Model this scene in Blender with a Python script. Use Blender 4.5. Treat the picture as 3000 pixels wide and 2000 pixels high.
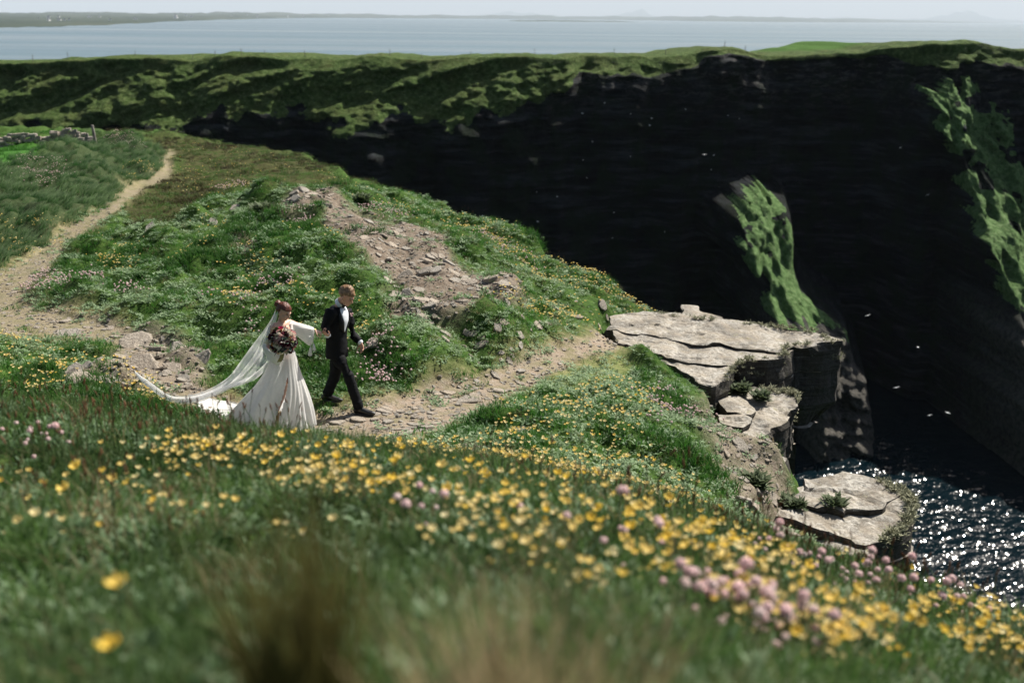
import bpy, bmesh, math, random
import numpy as np
from mathutils import Matrix, Vector

for o in list(bpy.data.objects): bpy.data.objects.remove(o)
SC = bpy.context.scene
COL = SC.collection
random.seed(7); RNG = np.random.default_rng(11)
# ------------------------------------------------------------------ camera, sky, sun, exposure
CAM_Z = 60.0                                   # the sea is z = 0
FPX, U0, V0 = 35/36*3000, 1500.0, 1000.0       # focal length and centre in pixels of a 3000 px wide picture
PITCH = math.atan((1000-49.5)/FPX); ROLL = math.radians(0.6)
CAM_M = Matrix.Rotation(math.pi/2-PITCH, 3, 'X') @ Matrix.Rotation(ROLL, 3, 'Z')
cam = bpy.data.cameras.new('camera'); cam_o = bpy.data.objects.new('camera', cam); COL.objects.link(cam_o)
cam_o.matrix_world = Matrix.Translation((0, 0, CAM_Z)) @ CAM_M.to_4x4()
cam.lens = 35; cam.sensor_width = 36; cam.clip_start = 0.05; cam.clip_end = 300000
cam.dof.use_dof = True; cam.dof.focus_distance = 14.2; cam.dof.aperture_fstop = 1.4
SC.camera = cam_o
SUN_AZ, SUN_EL = math.radians(47), math.radians(48)      # azimuth to the right of the view direction (+Y)
SUN = Vector((math.sin(SUN_AZ)*math.cos(SUN_EL), math.cos(SUN_AZ)*math.cos(SUN_EL), math.sin(SUN_EL)))
world = bpy.data.worlds.new('World'); SC.world = world; world.use_nodes = True
wn = world.node_tree
sky = wn.nodes.new('ShaderNodeTexSky'); sky.sky_type = 'NISHITA'; sky.sun_disc = False
sky.sun_elevation = SUN_EL; sky.sun_rotation = SUN_AZ; sky.altitude = 60
sky.air_density = 1.0; sky.dust_density = 2.6; sky.ozone_density = 1.5
bg = wn.nodes['Background']; bg.inputs['Strength'].default_value = 0.05
wn.links.new(sky.outputs[0], bg.inputs['Color'])
sl = bpy.data.lights.new('sun', 'SUN'); sl.energy = 5.0; sl.angle = math.radians(0.53); sl.color = (1, 0.945, 0.85)
so = bpy.data.objects.new('sun', sl); COL.objects.link(so)
so.rotation_euler = SUN.to_track_quat('Z', 'Y').to_euler(); so.location = (40, 40, 120)
vs = SC.view_settings; vs.view_transform = 'Standard'; vs.look = 'None'; vs.gamma = 1.0; vs.exposure = 1.0
vs.use_curve_mapping = False
SC.render.engine = 'CYCLES'
SC.cycles.max_bounces = 6; SC.cycles.diffuse_bounces = 2; SC.cycles.glossy_bounces = 2
SC.cycles.transparent_max_bounces = 12; SC.cycles.transmission_bounces = 3; SC.cycles.volume_bounces = 0
SC.cycles.use_denoising = True; SC.cycles.sample_clamp_indirect = 3.0
SC.cycles.caustics_reflective = False; SC.cycles.caustics_refractive = False

# ------------------------------------------------------------------ helpers
CM = np.array(CAM_M)
def ray(u, v):
    d = CM @ np.array([(u-U0)/FPX, -(v-V0)/FPX, -1.0]); return d
def at(u, v, Y):
    """world point in the direction of a spot of the photograph, Y metres ahead of the camera"""
    d = ray(u, v); d = d*(Y/d[1]); return np.array([d[0], d[1], d[2]+CAM_Z])
def on_plane(u, v, z):
    d = ray(u, v); d = d*((z-CAM_Z)/d[2]); return np.array([d[0], d[1], z])
def proj(P):
    q = (np.asarray(P, float)-np.array([0, 0, CAM_Z])) @ CM
    w = np.where(q[..., 2] < -1e-3, -q[..., 2], np.nan)
    return U0+FPX*q[..., 0]/w, V0-FPX*q[..., 1]/w
def _h(ix, iy, iz, s):
    n = (ix.astype(np.int64)*374761393+iy.astype(np.int64)*668265263+iz.astype(np.int64)*2147483647+s*1274126177) & 0xffffffff
    n = ((n ^ (n >> 13))*1274126177) & 0xffffffff
    n = ((n ^ (n >> 16))*2246822519) & 0xffffffff
    return ((n ^ (n >> 13)) & 0xffff)/32767.5-1
def noise(x, y, z=0.0, s=0):
    x, y, z = np.broadcast_arrays(np.asarray(x, float), np.asarray(y, float), np.asarray(z, float))
    ix, iy, iz = np.floor(x), np.floor(y), np.floor(z)
    fx, fy, fz = x-ix, y-iy, z-iz
    fx, fy, fz = [f*f*f*(f*(f*6-15)+10) for f in (fx, fy, fz)]
    flat = not np.any(fz)
    r = 0
    for dz in ((0,) if flat else (0, 1)):
        wz = 1 if flat else (fz if dz else 1-fz)
        for dy in (0, 1):
            wy = fy if dy else 1-fy
            for dx in (0, 1):
                r = r+_h(ix+dx, iy+dy, iz+dz, s)*(fx if dx else 1-fx)*wy*wz
    return r
def fbm(x, y, z=0.0, o=4, s=0, g=0.5):
    r, a, t = 0, 1.0, 0
    for k in range(o):
        r = r+a*noise(x, y, z, s+k*17); t += a; a *= g
        x, y, z = np.asarray(x)*2.03+3.1, np.asarray(y)*2.03+1.7, np.asarray(z)*2.03
    return r/t
def sstep(a, b, x):
    t = np.clip((x-a)/(b-a), 0, 1); return t*t*(3-2*t)
def inpoly(poly, u, v):
    r = np.zeros(np.shape(u), bool); n = len(poly)
    for i in range(n):
        (x1, y1), (x2, y2) = poly[i], poly[(i+1) % n]
        if y1 == y2: continue
        r ^= ((y1 > v) != (y2 > v)) & (u < (x2-x1)*(v-y1)/(y2-y1)+x1)
    return r
def seg_dist(pts, x, y, closed=False):
    """distance to a polyline; pts may carry a third value interpolated along it"""
    pts = np.asarray(pts, float); best = np.full(np.shape(x), 1e9); val = np.zeros(np.shape(x))
    n = len(pts)-(0 if closed else 1)
    for i in range(n):
        a, b = pts[i], pts[(i+1) % len(pts)]
        dx, dy = b[0]-a[0], b[1]-a[1]; L = dx*dx+dy*dy+1e-12
        t = np.clip(((x-a[0])*dx+(y-a[1])*dy)/L, 0, 1)
        d = np.hypot(x-a[0]-t*dx, y-a[1]-t*dy); m = d < best
        best = np.where(m, d, best)
        if pts.shape[1] > 2: val = np.where(m, a[2]+t*(b[2]-a[2]), val)
    return best, val
def poly_mask(poly, u, v, soft=25, wob=None):
    """1 inside a polygon, fading over soft px"""
    uu, vv = (u, v) if wob is None else (u+wob[0], v+wob[1])
    lo = np.min(poly, 0)-3*soft; hi = np.max(poly, 0)+3*soft
    out = np.zeros(np.shape(u)); near = (uu > lo[0]) & (uu < hi[0]) & (vv > lo[1]) & (vv < hi[1])
    if near.any():
        d, _ = seg_dist(poly, uu[near], vv[near], True); ins = inpoly(poly, uu[near], vv[near])
        out[near] = np.clip(0.5+np.where(ins, d, -d)/(2*soft), 0, 1)
    return out

def link(name, me, mat=None, parent=None, kind=None, label=None, cat=None, group=None):
    o = bpy.data.objects.new(name, me); COL.objects.link(o)
    if mat is not None and me is not None and not me.materials: me.materials.append(mat)
    if parent is not None: o.parent = parent
    if kind: o['kind'] = kind
    if label: o['label'] = label
    if cat: o['category'] = cat
    if group: o['group'] = group
    return o
def empty(name, loc, label, cat, group=None, rz=0):
    o = link(name, None, label=label, cat=cat, group=group); o.location = loc; o.rotation_euler = (0, 0, rz)
    o.empty_display_size = 0.1; return o
def mesh(name, V, F, smooth=True, attrs=None):
    """V n x 3; F array m x 3 / m x 4 or a list of faces"""
    me = bpy.data.meshes.new(name); V = np.asarray(V, np.float32)
    if isinstance(F, np.ndarray):
        k = F.shape[1]; me.vertices.add(len(V)); me.vertices.foreach_set('co', V.ravel())
        me.loops.add(F.size); me.loops.foreach_set('vertex_index', F.astype(np.int32).ravel())
        me.polygons.add(len(F)); me.polygons.foreach_set('loop_start', np.arange(0, F.size, k, dtype=np.int32))
        me.polygons.foreach_set('loop_total', np.full(len(F), k, np.int32))
        me.update(calc_edges=True); me.validate()
    else:
        me.from_pydata([tuple(map(float, p)) for p in V], [], F); me.update()
    me.polygons.foreach_set('use_smooth', np.full(len(me.polygons), smooth))
    for n, a in (attrs or {}).items():
        a = np.asarray(a, np.float32)
        if a.ndim == 1: me.attributes.new(n, 'FLOAT', 'POINT').data.foreach_set('value', a)
        else:
            if a.shape[1] == 3: a = np.c_[a, np.ones(len(a))].astype(np.float32)
            me.attributes.new(n, 'FLOAT_COLOR', 'POINT').data.foreach_set('color', a.ravel())
    return me
def grid_faces(nr, nc, wrap=False):
    i, j = np.meshgrid(np.arange(nr-1), np.arange(nc if wrap else nc-1), indexing='ij'); i, j = i.ravel(), j.ravel()
    j2 = (j+1) % nc
    return np.stack([i*nc+j, i*nc+j2, (i+1)*nc+j2, (i+1)*nc+j], 1)

class M:
    """small node-material builder"""
    def __init__(s, name, rough=0.9, spec=0.2):
        s.m = bpy.data.materials.new(name); s.m.use_nodes = True; s.t = s.m.node_tree
        s.b = s.t.nodes['Principled BSDF']; s.out = s.t.nodes['Material Output']
        s.b.inputs['Roughness'].default_value = rough; s.b.inputs['Specular IOR Level'].default_value = spec
    def n(s, typ, **kw):
        nd = s.t.nodes.new(typ)
        for k, v in kw.items():
            if k in nd.inputs: s.set(nd.inputs[k], v)
            else: setattr(nd, k, v)
        return nd
    def set(s, inp, v):
        if hasattr(v, 'is_output') or isinstance(v, bpy.types.NodeSocket): s.t.links.new(v, inp)
        else:
            if isinstance(v, tuple) and len(v) == 3 and inp.type == 'RGBA': v = (*v, 1)
            inp.default_value = v
    def attr(s, name, typ='GEOMETRY'): return s.n('ShaderNodeAttribute', attribute_name=name, attribute_type=typ)
    def pos(s, sc=(1, 1, 1), obj=False):
        c = s.n('ShaderNodeTexCoord').outputs['Object'] if obj else s.n('ShaderNodeNewGeometry').outputs['Position']
        mp = s.n('ShaderNodeMapping'); s.set(mp.inputs['Vector'], c); mp.inputs['Scale'].default_value = sc; return mp.outputs[0]
    def noise(s, scale, vec=None, detail=4, rough=0.6, dist=0):
        nd = s.n('ShaderNodeTexNoise'); nd.inputs['Scale'].default_value = scale; nd.inputs['Detail'].default_value = detail
        nd.inputs['Roughness'].default_value = rough; nd.inputs['Distortion'].default_value = dist
        s.set(nd.inputs['Vector'], s.pos() if vec is None else vec); return nd.outputs['Fac']
    def ramp(s, fac, stops, interp='LINEAR'):
        r = s.n('ShaderNodeValToRGB'); r.color_ramp.interpolation = interp; e = r.color_ramp.elements
        while len(e) < len(stops): e.new(0.5)
        for k, (p, c) in enumerate(stops):
            e[k].position = p; e[k].color = (*c, 1) if isinstance(c, tuple) else (c, c, c, 1)
        s.set(r.inputs[0], fac); return r.outputs[0]
    def mix(s, f, a, b, typ='MIX'):
        nd = s.n('ShaderNodeMix', data_type='RGBA', blend_type=typ)
        s.set(nd.inputs[0], f); s.set(nd.inputs[6], a); s.set(nd.inputs[7], b); return nd.outputs[2]
    def math(s, op, a, b=0.0, clamp=False):
        nd = s.n('ShaderNodeMath', operation=op, use_clamp=clamp); s.set(nd.inputs[0], a); s.set(nd.inputs[1], b); return nd.outputs[0]
    def bump(s, h, strength=0.5, dist=0.02, chain=None):
        nd = s.n('ShaderNodeBump'); nd.inputs['Strength'].default_value = strength; nd.inputs['Distance'].default_value = dist
        s.set(nd.inputs['Height'], h)
        if chain is not None: s.set(nd.inputs['Normal'], chain)
        return nd.outputs[0]
    def col(s, c): s.set(s.b.inputs['Base Color'], c); return s
    def nor(s, nn): s.set(s.b.inputs['Normal'], nn); return s
    def leafy(s, color, tr=0.35):
        """diffuse plus light let through, for thin leaves and petals"""
        d = s.n('ShaderNodeBsdfTranslucent'); s.set(d.inputs['Color'], color); s.col(color)
        mx = s.n('ShaderNodeMixShader'); mx.inputs[0].default_value = tr
        s.t.links.new(s.b.outputs[0], mx.inputs[1]); s.t.links.new(d.outputs[0], mx.inputs[2])
        s.t.links.new(mx.outputs[0], s.out.inputs['Surface']); return s
def plain(name, c, rough=0.8, spec=0.2, var=0.15, scale=30.0):
    m = M(name, rough, spec); f = m.noise(scale, m.pos(obj=True))
    m.col(m.ramp(f, [(0.3, tuple(x*(1-var) for x in c)), (0.7, tuple(min(1, x*(1+var)) for x in c))])); return m.m
# ------------------------------------------------------------------ the near headland as a height function
CTRL = [(1500,2000,1.55),(700,2000,1.7),(0,2000,2.0),(-700,2000,2.2),(2300,2000,2.3),(3000,2000,3.4),(3600,2000,4.0),
(0,1700,2.9),(750,1700,2.8),(1500,1700,2.7),(2200,1700,3.8),(2700,1850,4.2),(-600,1600,3.0),
(0,1450,4.3),(700,1450,4.4),(1400,1450,4.6),(1900,1500,5.6),
(-300,1230,8.0),(0,1240,8.3),(450,1275,8.4),(800,1310,8.4),(1100,1345,8.4),(1400,1360,8.8),(1750,1410,9.2),(2050,1500,8.6),(2300,1610,7.4),(2500,1680,6.6),
(1020,1187,13.2),(835,1238,12.5),(950,1215,12.9),(600,1200,12.6),(400,1100,13.5),(300,1000,16),(100,950,17),(60,880,19.5),(130,760,23.5),(260,650,29),(400,550,37.5),(490,490,44),(500,450,50),
(0,1000,15.2),(-400,1000,15),(0,700,27),(0,600,30),(0,485,36),(150,440,44),(0,455,46),(0,437,55),(200,420,57),(0,380,75),(250,385,68),(300,450,45),(300,392,60),(400,425,55),(-500,480,36),(-500,700,26),(-500,385,70),
(700,500,42),(640,410,59),(850,440,52),(560,420,57),
(1100,1090,14.6),(1150,1000,15.5),(900,800,19),(600,850,18.5),(900,590,26),(750,570,27),(450,700,25.5),(560,640,26.5),(1250,720,22.5),(1300,850,18.7),(1500,900,18),
(1050,580,29),(1400,720,25),(1700,880,20.5),(1600,1000,17),(1740,1010,17.4),(1300,1170,13.9),(1500,1110,15.1),(900,1000,15.6),(700,1000,15.6),
(1700,1180,13.8),(1900,1180,14.6),(2000,1280,13.3),(1700,1300,11.5),(1500,1280,11.3),(2050,1400,11.5),(2150,1300,13.6),(2200,1450,11.6),(2300,1550,10.8),(1850,1060,17.0),(1950,1105,16.7),(1800,1012,17.9),(2040,1150,15.9)]
CP = np.array([at(*c) for c in CTRL])
hid = [(-2.9, 10.2, CAM_Z-4.85), (-1.2, 10.3, CAM_Z-4.85), (0.3, 10.5, CAM_Z-4.8), (-5.5, 10.3, CAM_Z-4.75), (0, 0.3, CAM_Z-0.95), (-1, 0.4, CAM_Z-1.0), (1.2, 0.4, CAM_Z-1.25), (-9, 10.3, CAM_Z-4.5)]
CP = np.vstack([CP, hid])
def _pl(x, y): return np.arctan2(x, y), np.log(np.hypot(x, y)+0.02)
def _tk(d2): return 0.5*d2*np.log(d2+1e-12)
_ct, _cl = _pl(CP[:, 0], CP[:, 1]); _n = len(CP)
_A = np.zeros((_n+3, _n+3)); _A[:_n, :_n] = _tk((_ct[:, None]-_ct)**2+(_cl[:, None]-_cl)**2)+np.eye(_n)*2e-4
_Pm = np.c_[np.ones(_n), _ct, _cl]; _A[:_n, _n:] = _Pm; _A[_n:, :_n] = _Pm.T
_W = np.linalg.solve(_A, np.r_[CP[:, 2], 0, 0, 0])
EDGE_PX = [(-900,385,95),(-400,376,84),(0,376,79),(200,373,74),(300,380,69),(420,392,66),(640,402,60),(850,424,54),(960,472,47),(1100,540,40),(1200,572,36),(1350,632,31.5),(1500,702,28),(1650,748,25.5),(1750,788,24.3),(1900,846,22.6),(2010,884,21.9),(2110,916,21.4),(2215,942,20.9),(2225,960,20.2),(2180,1000,18.8),(2150,1075,17.2),(2120,1140,16.3),(2230,1200,15.4),(2240,1290,14.1),(2330,1390,12.6),(2520,1470,11.8),(2560,1560,10.9),(2470,1640,9.6),(2440,1655,7.6),(2700,1738,5.9),(3000,1862,4.8),(3500,1960,4.2),(5000,2150,3.0)]
EDGE = np.array([at(*e)[:2] for e in EDGE_PX]+[(6, -6), (-100, -6)])
WAVE = lambda x, y, a: np.stack([fbm(x/a, y/a, s=5, o=3), fbm(x/a, y/a, s=9, o=3)])
# zones of the ground, as outlines read off the photograph and carried onto the land
TRAIL = [(505,447,6),(478,462,7),(490,488,12),(484,510,14),(420,538,14),(345,588,17),(270,640,22),(205,690,26),(130,755,34),(50,835,48),(-60,905,60)]
TRAIL2 = [(-60,905,80),(120,940,48),(260,960,40),(360,985,30),(440,1075,48),(560,1160,40),(760,1235,50),(900,1265,50),(1000,1255,62),(1150,1225,62),(1300,1178,58),(1450,1128,45),(1600,1062,38),(1700,1020,34),(1790,995,26)]
SCREE = [[(785,612),(880,570),(970,560),(1020,600),(1120,638),(1220,678),(1305,708),(1335,760),(1420,800),(1570,885),(1450,905),(1385,960),(1300,960),(1235,930),(1180,885),(1150,820),(1075,775),(1000,745),(955,695),(950,632),(830,642)], [(680,700),(770,690),(760,760),(690,765)], [(1120,850),(1180,840),(1230,930),(1160,940)]]
DRY = [(1300,900),(1500,860),(1760,890),(1800,990),(1620,1050),(1380,1090),(1230,1000)]
EARTH = [[(370,965),(470,975),(560,1010),(600,1080),(560,1140),(420,1150),(330,1140),(250,1160),(160,1180),(210,1090),(330,1045)],
         [(2060,1130),(2200,1150),(2260,1300),(2340,1400),(2330,1500),(2450,1640),(2300,1620),(2210,1500),(2110,1400),(2080,1290)],
         [(1290,1330),(1420,1310),(1560,1360),(1620,1390),(1500,1410),(1330,1370)], [(1990,1180),(2090,1200),(2100,1320),(2040,1290)]]
HEATH = [(420,396),(640,404),(850,432),(960,480),(1040,560),(880,565),(700,560),(600,600),(480,660),(370,640),(350,600),(480,525),(530,480)]
BANK = [(-700,500),(0,478),(130,440),(270,385),(390,400),(478,445),(476,470),(470,505),(330,575),(200,672),(100,745),(0,800),(-700,900)]
FIELD = [(-700,480),(-700,405),(0,425),(130,428),(100,455),(50,470),(0,478)]
TURF = [(1560,1075),(1680,1010),(1800,1000),(1830,1040),(1850,1090),(1750,1140),(1650,1150),(1500,1180)]
UNDER = [([(1800,930),(1900,918),(2000,922),(2200,945),(2475,992),(2440,1008),(2300,1040),(2150,1074),(2112,1118),(2080,1122),(1995,1070),(1915,1035),(1850,1015),(1802,998)], CAM_Z-6.1),
    ([(2085,1145),(2130,1138),(2312,1148),(2338,1185),(2240,1262),(2200,1290),(2155,1262),(2115,1200)], CAM_Z-6.5), ([(2140,1292),(2195,1300),(2302,1345),(2290,1370),(2210,1360),(2155,1318)], CAM_Z-6.62),
    ([(2355,1415),(2480,1390),(2642,1435),(2680,1490),(2600,1580),(2490,1655),(2410,1635),(2310,1585),(2280,1540),(2335,1482)], CAM_Z-6.28)]
def zones(x, y, z):
    u, v = proj(np.stack([x, y, z], -1)); u = np.nan_to_num(u, nan=-9e4); v = np.nan_to_num(v, nan=9e4)
    u = np.clip(u, -9e4, 9e4); v = np.clip(v, -9e4, 9e4)
    wob = WAVE(x, y, 0.9); k = np.clip(260/np.maximum(y, 1), 5, 45)
    wu, wv = u+wob[0]*k*1.6, v+wob[1]*k
    d1, w1 = seg_dist(TRAIL, wu, wv); d2, w2 = seg_dist(TRAIL2, wu, wv)
    path = np.maximum(np.clip(0.5+(w1-d1)/14, 0, 1), np.clip(0.5+(w2-d2)/26, 0, 1))
    path = np.where(y > 10.4, path, 0)
    wear = np.maximum(np.clip(1.1-(d1-w1)/np.maximum(w1, 12)*1.0, 0, 1), np.clip(1.0-(d2-w2)/45, 0, 1))*(y > 10.4)
    scree = np.zeros(np.shape(x)); earth = np.zeros(np.shape(x))
    for p in SCREE: scree = np.maximum(scree, poly_mask(p, wu, wv, 14))
    for p in EARTH: earth = np.maximum(earth, poly_mask(p, wu, wv, 20))
    far = y > 9.0
    heath = poly_mask(HEATH, wu, wv, 16)*far; bank = poly_mask(BANK, wu, wv, 12)*far
    field = poly_mask(FIELD, wu, wv, 5)*far; turf = poly_mask(TURF, wu, wv, 30)*far
    dry = np.maximum(poly_mask(DRY, wu, wv, 40), 0.6*poly_mask([(1150,640),(1350,670),(1700,800),(1960,880),(1900,920),(1600,860),(1350,780)], wu, wv, 25))*far
    bank = bank*(1-path); heath = heath*(1-path)
    return dict(u=u, v=v, path=path, wear=wear*(1-0.0), scree=scree*far, earth=earth*far, heath=heath, bank=bank, field=field, turf=turf, dry=dry)
def edge_d(x, y):
    """metres outside the cliff edge (negative inside)"""
    d, _ = seg_dist(EDGE, x, y, True); ins = inpoly([tuple(p) for p in EDGE], x, y)
    return np.where(ins, -d, d)
def base_h(x, y):
    t, l = _pl(x, y); sh = np.shape(t); t = np.ravel(t); l = np.ravel(l); out = np.empty(len(t))
    for k in range(0, len(t), 40000):
        a, b = t[k:k+40000], l[k:k+40000]
        out[k:k+40000] = _tk((a[:, None]-_ct)**2+(b[:, None]-_cl)**2) @ _W[:_n]+_W[_n]+_W[_n+1]*a+_W[_n+2]*b
    return out.reshape(sh)
def ground_h(x, y, want=False):
    x, y = np.asarray(x, float), np.asarray(y, float)
    z0 = base_h(x, y); Z = zones(x, y, z0)
    smooth = np.clip(np.maximum.reduce([Z['path'], 0.75*Z['wear'], 0.9*Z['field'], 0.7*Z['turf']]), 0, 1)
    r = np.hypot(x, y)
    lump = np.abs(fbm(x/1.7, y/1.7, o=3, s=21))                    # billowy hummocks
    b = (lump-0.22)*0.78+fbm(x/4.2, y/4.2, o=2, s=31)*0.22
    b = b*sstep(8.8, 12.5, r)*(1-smooth)*(1-0.75*Z['heath'])*(1-0.5*Z['scree'])
    near = fbm(x/0.8, y/0.8, o=3, s=41)*0.05*(1-sstep(8, 12, r))
    z = z0+b+near+fbm(x/0.45, y/0.45, o=3, s=51)*0.035*(1-0.7*smooth)*sstep(4, 9, r)
    z = z+Z['bank']*fbm((x+y*0.5)/2.4, y/3.2, o=3, s=61)*0.45+Z['heath']*fbm(x/1.1, y/1.1, o=3, s=71)*0.16
    z = z+Z['scree']*(fbm(x/0.5, y/0.5, o=3, s=81)*0.10+np.maximum(0, fbm(x/1.3, y/1.3, o=2, s=83)-0.15)*0.5)
    z = z-0.05*Z['path']+fbm(x/0.25, y/0.25, o=2, s=91)*0.012*Z['path']
    d = edge_d(x, y)+fbm(x/1.5, y/1.5, o=3, s=101)*0.35*sstep(8, 14, r)
    lip = sstep(-2.2, 0.2, d)
    z = z-lip*0.25*sstep(12, 20, r)
    drop = np.maximum(d, 0); z = z-np.minimum(drop*1.2, 1.5)-np.maximum(drop-0.6, 0)*4.5
    for px, zz in UNDER:                                           # bare rock comes to the surface here
        P = np.array([on_plane(u_, v_, zz)[:2] for u_, v_ in px]); lo, hi = P.min(0)-1, P.max(0)+1
        nr_ = (x > lo[0]) & (x < hi[0]) & (y > lo[1]) & (y < hi[1])
        if np.any(nr_):
            xx, yy = x[nr_], y[nr_]; dd, _ = seg_dist(P, xx, yy, True); ins = inpoly([tuple(p) for p in P], xx, yy)
            k = sstep(-0.5, -0.08, np.where(ins, dd, -dd)); zn = z[nr_]; z[nr_] = np.where(k > 0, zn*(1-k)+np.minimum(zn, zz-0.35)*k, zn)
    z = np.maximum(z, -3)
    if want: Z['d'] = d; return z, Z
    return z
# ------------------------------------------------------------------ surface materials
def ground_material():
    m = M('ground_cover', 0.95, 0.1); A, B = m.attr('zoneA'), m.attr('zoneB')
    sa = m.n('ShaderNodeSeparateColor', Color=A.outputs['Color']); sb = m.n('ShaderNodeSeparateColor', Color=B.outputs['Color'])
    n1, n2, n3 = m.noise(1.3), m.noise(9.0, detail=6), m.noise(45.0, detail=4)
    c = m.ramp(n2, [(0.3, (0.016, 0.036, 0.007)), (0.55, (0.045, 0.09, 0.016)), (0.8, (0.10, 0.13, 0.04))])
    c = m.mix(sb.outputs[1], c, m.ramp(n2, [(0.3, (0.02, 0.035, 0.012)), (0.7, (0.05, 0.07, 0.028))]))
    c = m.mix(sb.outputs[0], c, m.ramp(n2, [(0.3, (0.02, 0.018, 0.007)), (0.5, (0.045, 0.045, 0.015)), (0.7, (0.07, 0.085, 0.025))]))
    c = m.mix(sb.outputs[2], c, m.ramp(n2, [(0.3, (0.025, 0.085, 0.012)), (0.7, (0.05, 0.14, 0.02))]))
    c = m.mix(B.outputs['Alpha'], c, m.ramp(n2, [(0.3, (0.10, 0.14, 0.04)), (0.7, (0.2, 0.2, 0.085))]))
    turf = m.ramp(n2, [(0.3, (0.085, 0.10, 0.035)), (0.5, (0.16, 0.145, 0.07)), (0.7, (0.25, 0.2, 0.125))])
    c = m.mix(m.math('MULTIPLY', sa.outputs[1], m.ramp(n1, [(0.3, 0.5), (0.6, 1.0)])), c, turf)
    dirt = m.ramp(n3, [(0.25, (0.11, 0.085, 0.065)), (0.5, (0.245, 0.205, 0.165)), (0.75, (0.40, 0.355, 0.30))])
    dirt = m.mix(m.ramp(n2, [(0.35, 1.0), (0.65, 0.0)]), dirt, (0.23, 0.175, 0.125))
    pf = m.math('MULTIPLY', sa.outputs[0], m.ramp(m.noise(2.2, detail=5), [(0.35, 0.35), (0.55, 1.0)]))
    upper = m.ramp(m.math('DIVIDE', m.n('ShaderNodeSeparateXYZ', Vector=m.pos()).outputs[0], -10.0), [(0.5, 1.0), (0.8, 0.6)])
    c = m.mix(m.math('MULTIPLY', pf, upper), c, dirt)
    soil = m.ramp(n3, [(0.25, (0.08, 0.062, 0.045)), (0.5, (0.19, 0.155, 0.12)), (0.8, (0.31, 0.27, 0.22))])
    c = m.mix(m.math('MULTIPLY', A.outputs['Alpha'], m.ramp(n2, [(0.35, 0.55), (0.6, 1.0)])), c, soil)
    c = m.mix(sa.outputs[2], c, m.mix(m.ramp(n2, [(0.4, 1.0), (0.65, 0.0)]), m.ramp(n3, [(0.25, (0.085, 0.067, 0.05)), (0.5, (0.19, 0.16, 0.125)), (0.8, (0.32, 0.28, 0.235))]), (0.13, 0.10, 0.075)))
    m.col(c); m.nor(m.bump(n3, 0.6, 0.03, m.bump(n2, 0.6, 0.06))); return m.m
def rock_material(name, light=1.0, lichen=0.5, obj=False):
    m = M(name, 0.9, 0.25); p = m.pos(obj=obj)
    st = m.noise(1.0, m.pos((1.5, 1.5, 22), obj), 5); n1, n2, n3 = m.noise(3.0, p, 6), m.noise(16, p, 6, 0.7), m.noise(70, p, 4)
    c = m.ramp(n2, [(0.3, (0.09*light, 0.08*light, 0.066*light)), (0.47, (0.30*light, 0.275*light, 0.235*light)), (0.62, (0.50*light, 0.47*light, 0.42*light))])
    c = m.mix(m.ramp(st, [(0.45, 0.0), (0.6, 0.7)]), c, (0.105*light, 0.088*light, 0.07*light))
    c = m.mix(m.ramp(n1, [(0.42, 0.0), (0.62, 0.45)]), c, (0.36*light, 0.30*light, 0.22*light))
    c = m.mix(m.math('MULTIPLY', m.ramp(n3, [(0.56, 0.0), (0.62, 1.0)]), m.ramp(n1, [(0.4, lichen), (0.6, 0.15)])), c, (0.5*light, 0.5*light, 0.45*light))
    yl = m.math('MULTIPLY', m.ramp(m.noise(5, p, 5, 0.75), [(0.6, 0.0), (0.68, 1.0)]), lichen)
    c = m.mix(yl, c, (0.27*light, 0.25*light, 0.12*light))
    m.col(c); m.nor(m.bump(n3, 0.5, 0.012, m.bump(n2, 0.7, 0.04, m.bump(st, 0.6, 0.05)))); return m.m
GROUND = ground_material(); ROCK_SHADED = rock_material('ledge_shaded_rock', 0.16, 1.0); ROCK = rock_material('ledge_rock', 0.82, 0.7)  # side faces: darker copy of the rock, shade and black lichen painted in

# ------------------------------------------------------------------ ground, path and scree: one surface cut into three sheets
def build_ground():
    r = np.concatenate([np.geomspace(0.3, 7, 90, endpoint=False), np.geomspace(7, 32, 330, endpoint=False), np.geomspace(32, 120, 130)])
    th = np.radians(np.concatenate([np.linspace(-75, -34, 50, endpoint=False), np.linspace(-34, 34, 520), np.linspace(34, 75, 50)[1:]]))
    R, T = np.meshgrid(r, th, indexing='ij'); X, Y = R*np.sin(T), R*np.cos(T)
    Zt, Z = ground_h(X, Y, True); nr, nc = X.shape
    V = np.stack([X, Y, Zt], -1).reshape(-1, 3); F = grid_faces(nr, nc)
    A = np.stack([Z['path'], Z['wear'], Z['scree'], Z['earth']], -1).reshape(-1, 4)
    B = np.stack([Z['heath'], Z['bank'], Z['field'], Z['turf']], -1).reshape(-1, 4)
    low = (Zt.ravel()[F].max(1) < 1.0); F = F[~low]
    pm, sm = A[F, 0].mean(1) > 0.5, A[F, 2].mean(1) > 0.5
    for name, sel in (('path', pm), ('scree_slope', sm & ~pm), ('ground', ~pm & ~sm)):
        f = F[sel][:, ::-1]; idx, inv = np.unique(f.ravel(), return_inverse=True)
        me = mesh(name, V[idx], inv.reshape(f.shape), True, {'zoneA': A[idx], 'zoneB': B[idx]})
        link(name, me, GROUND, kind='structure')
build_ground()

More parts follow.
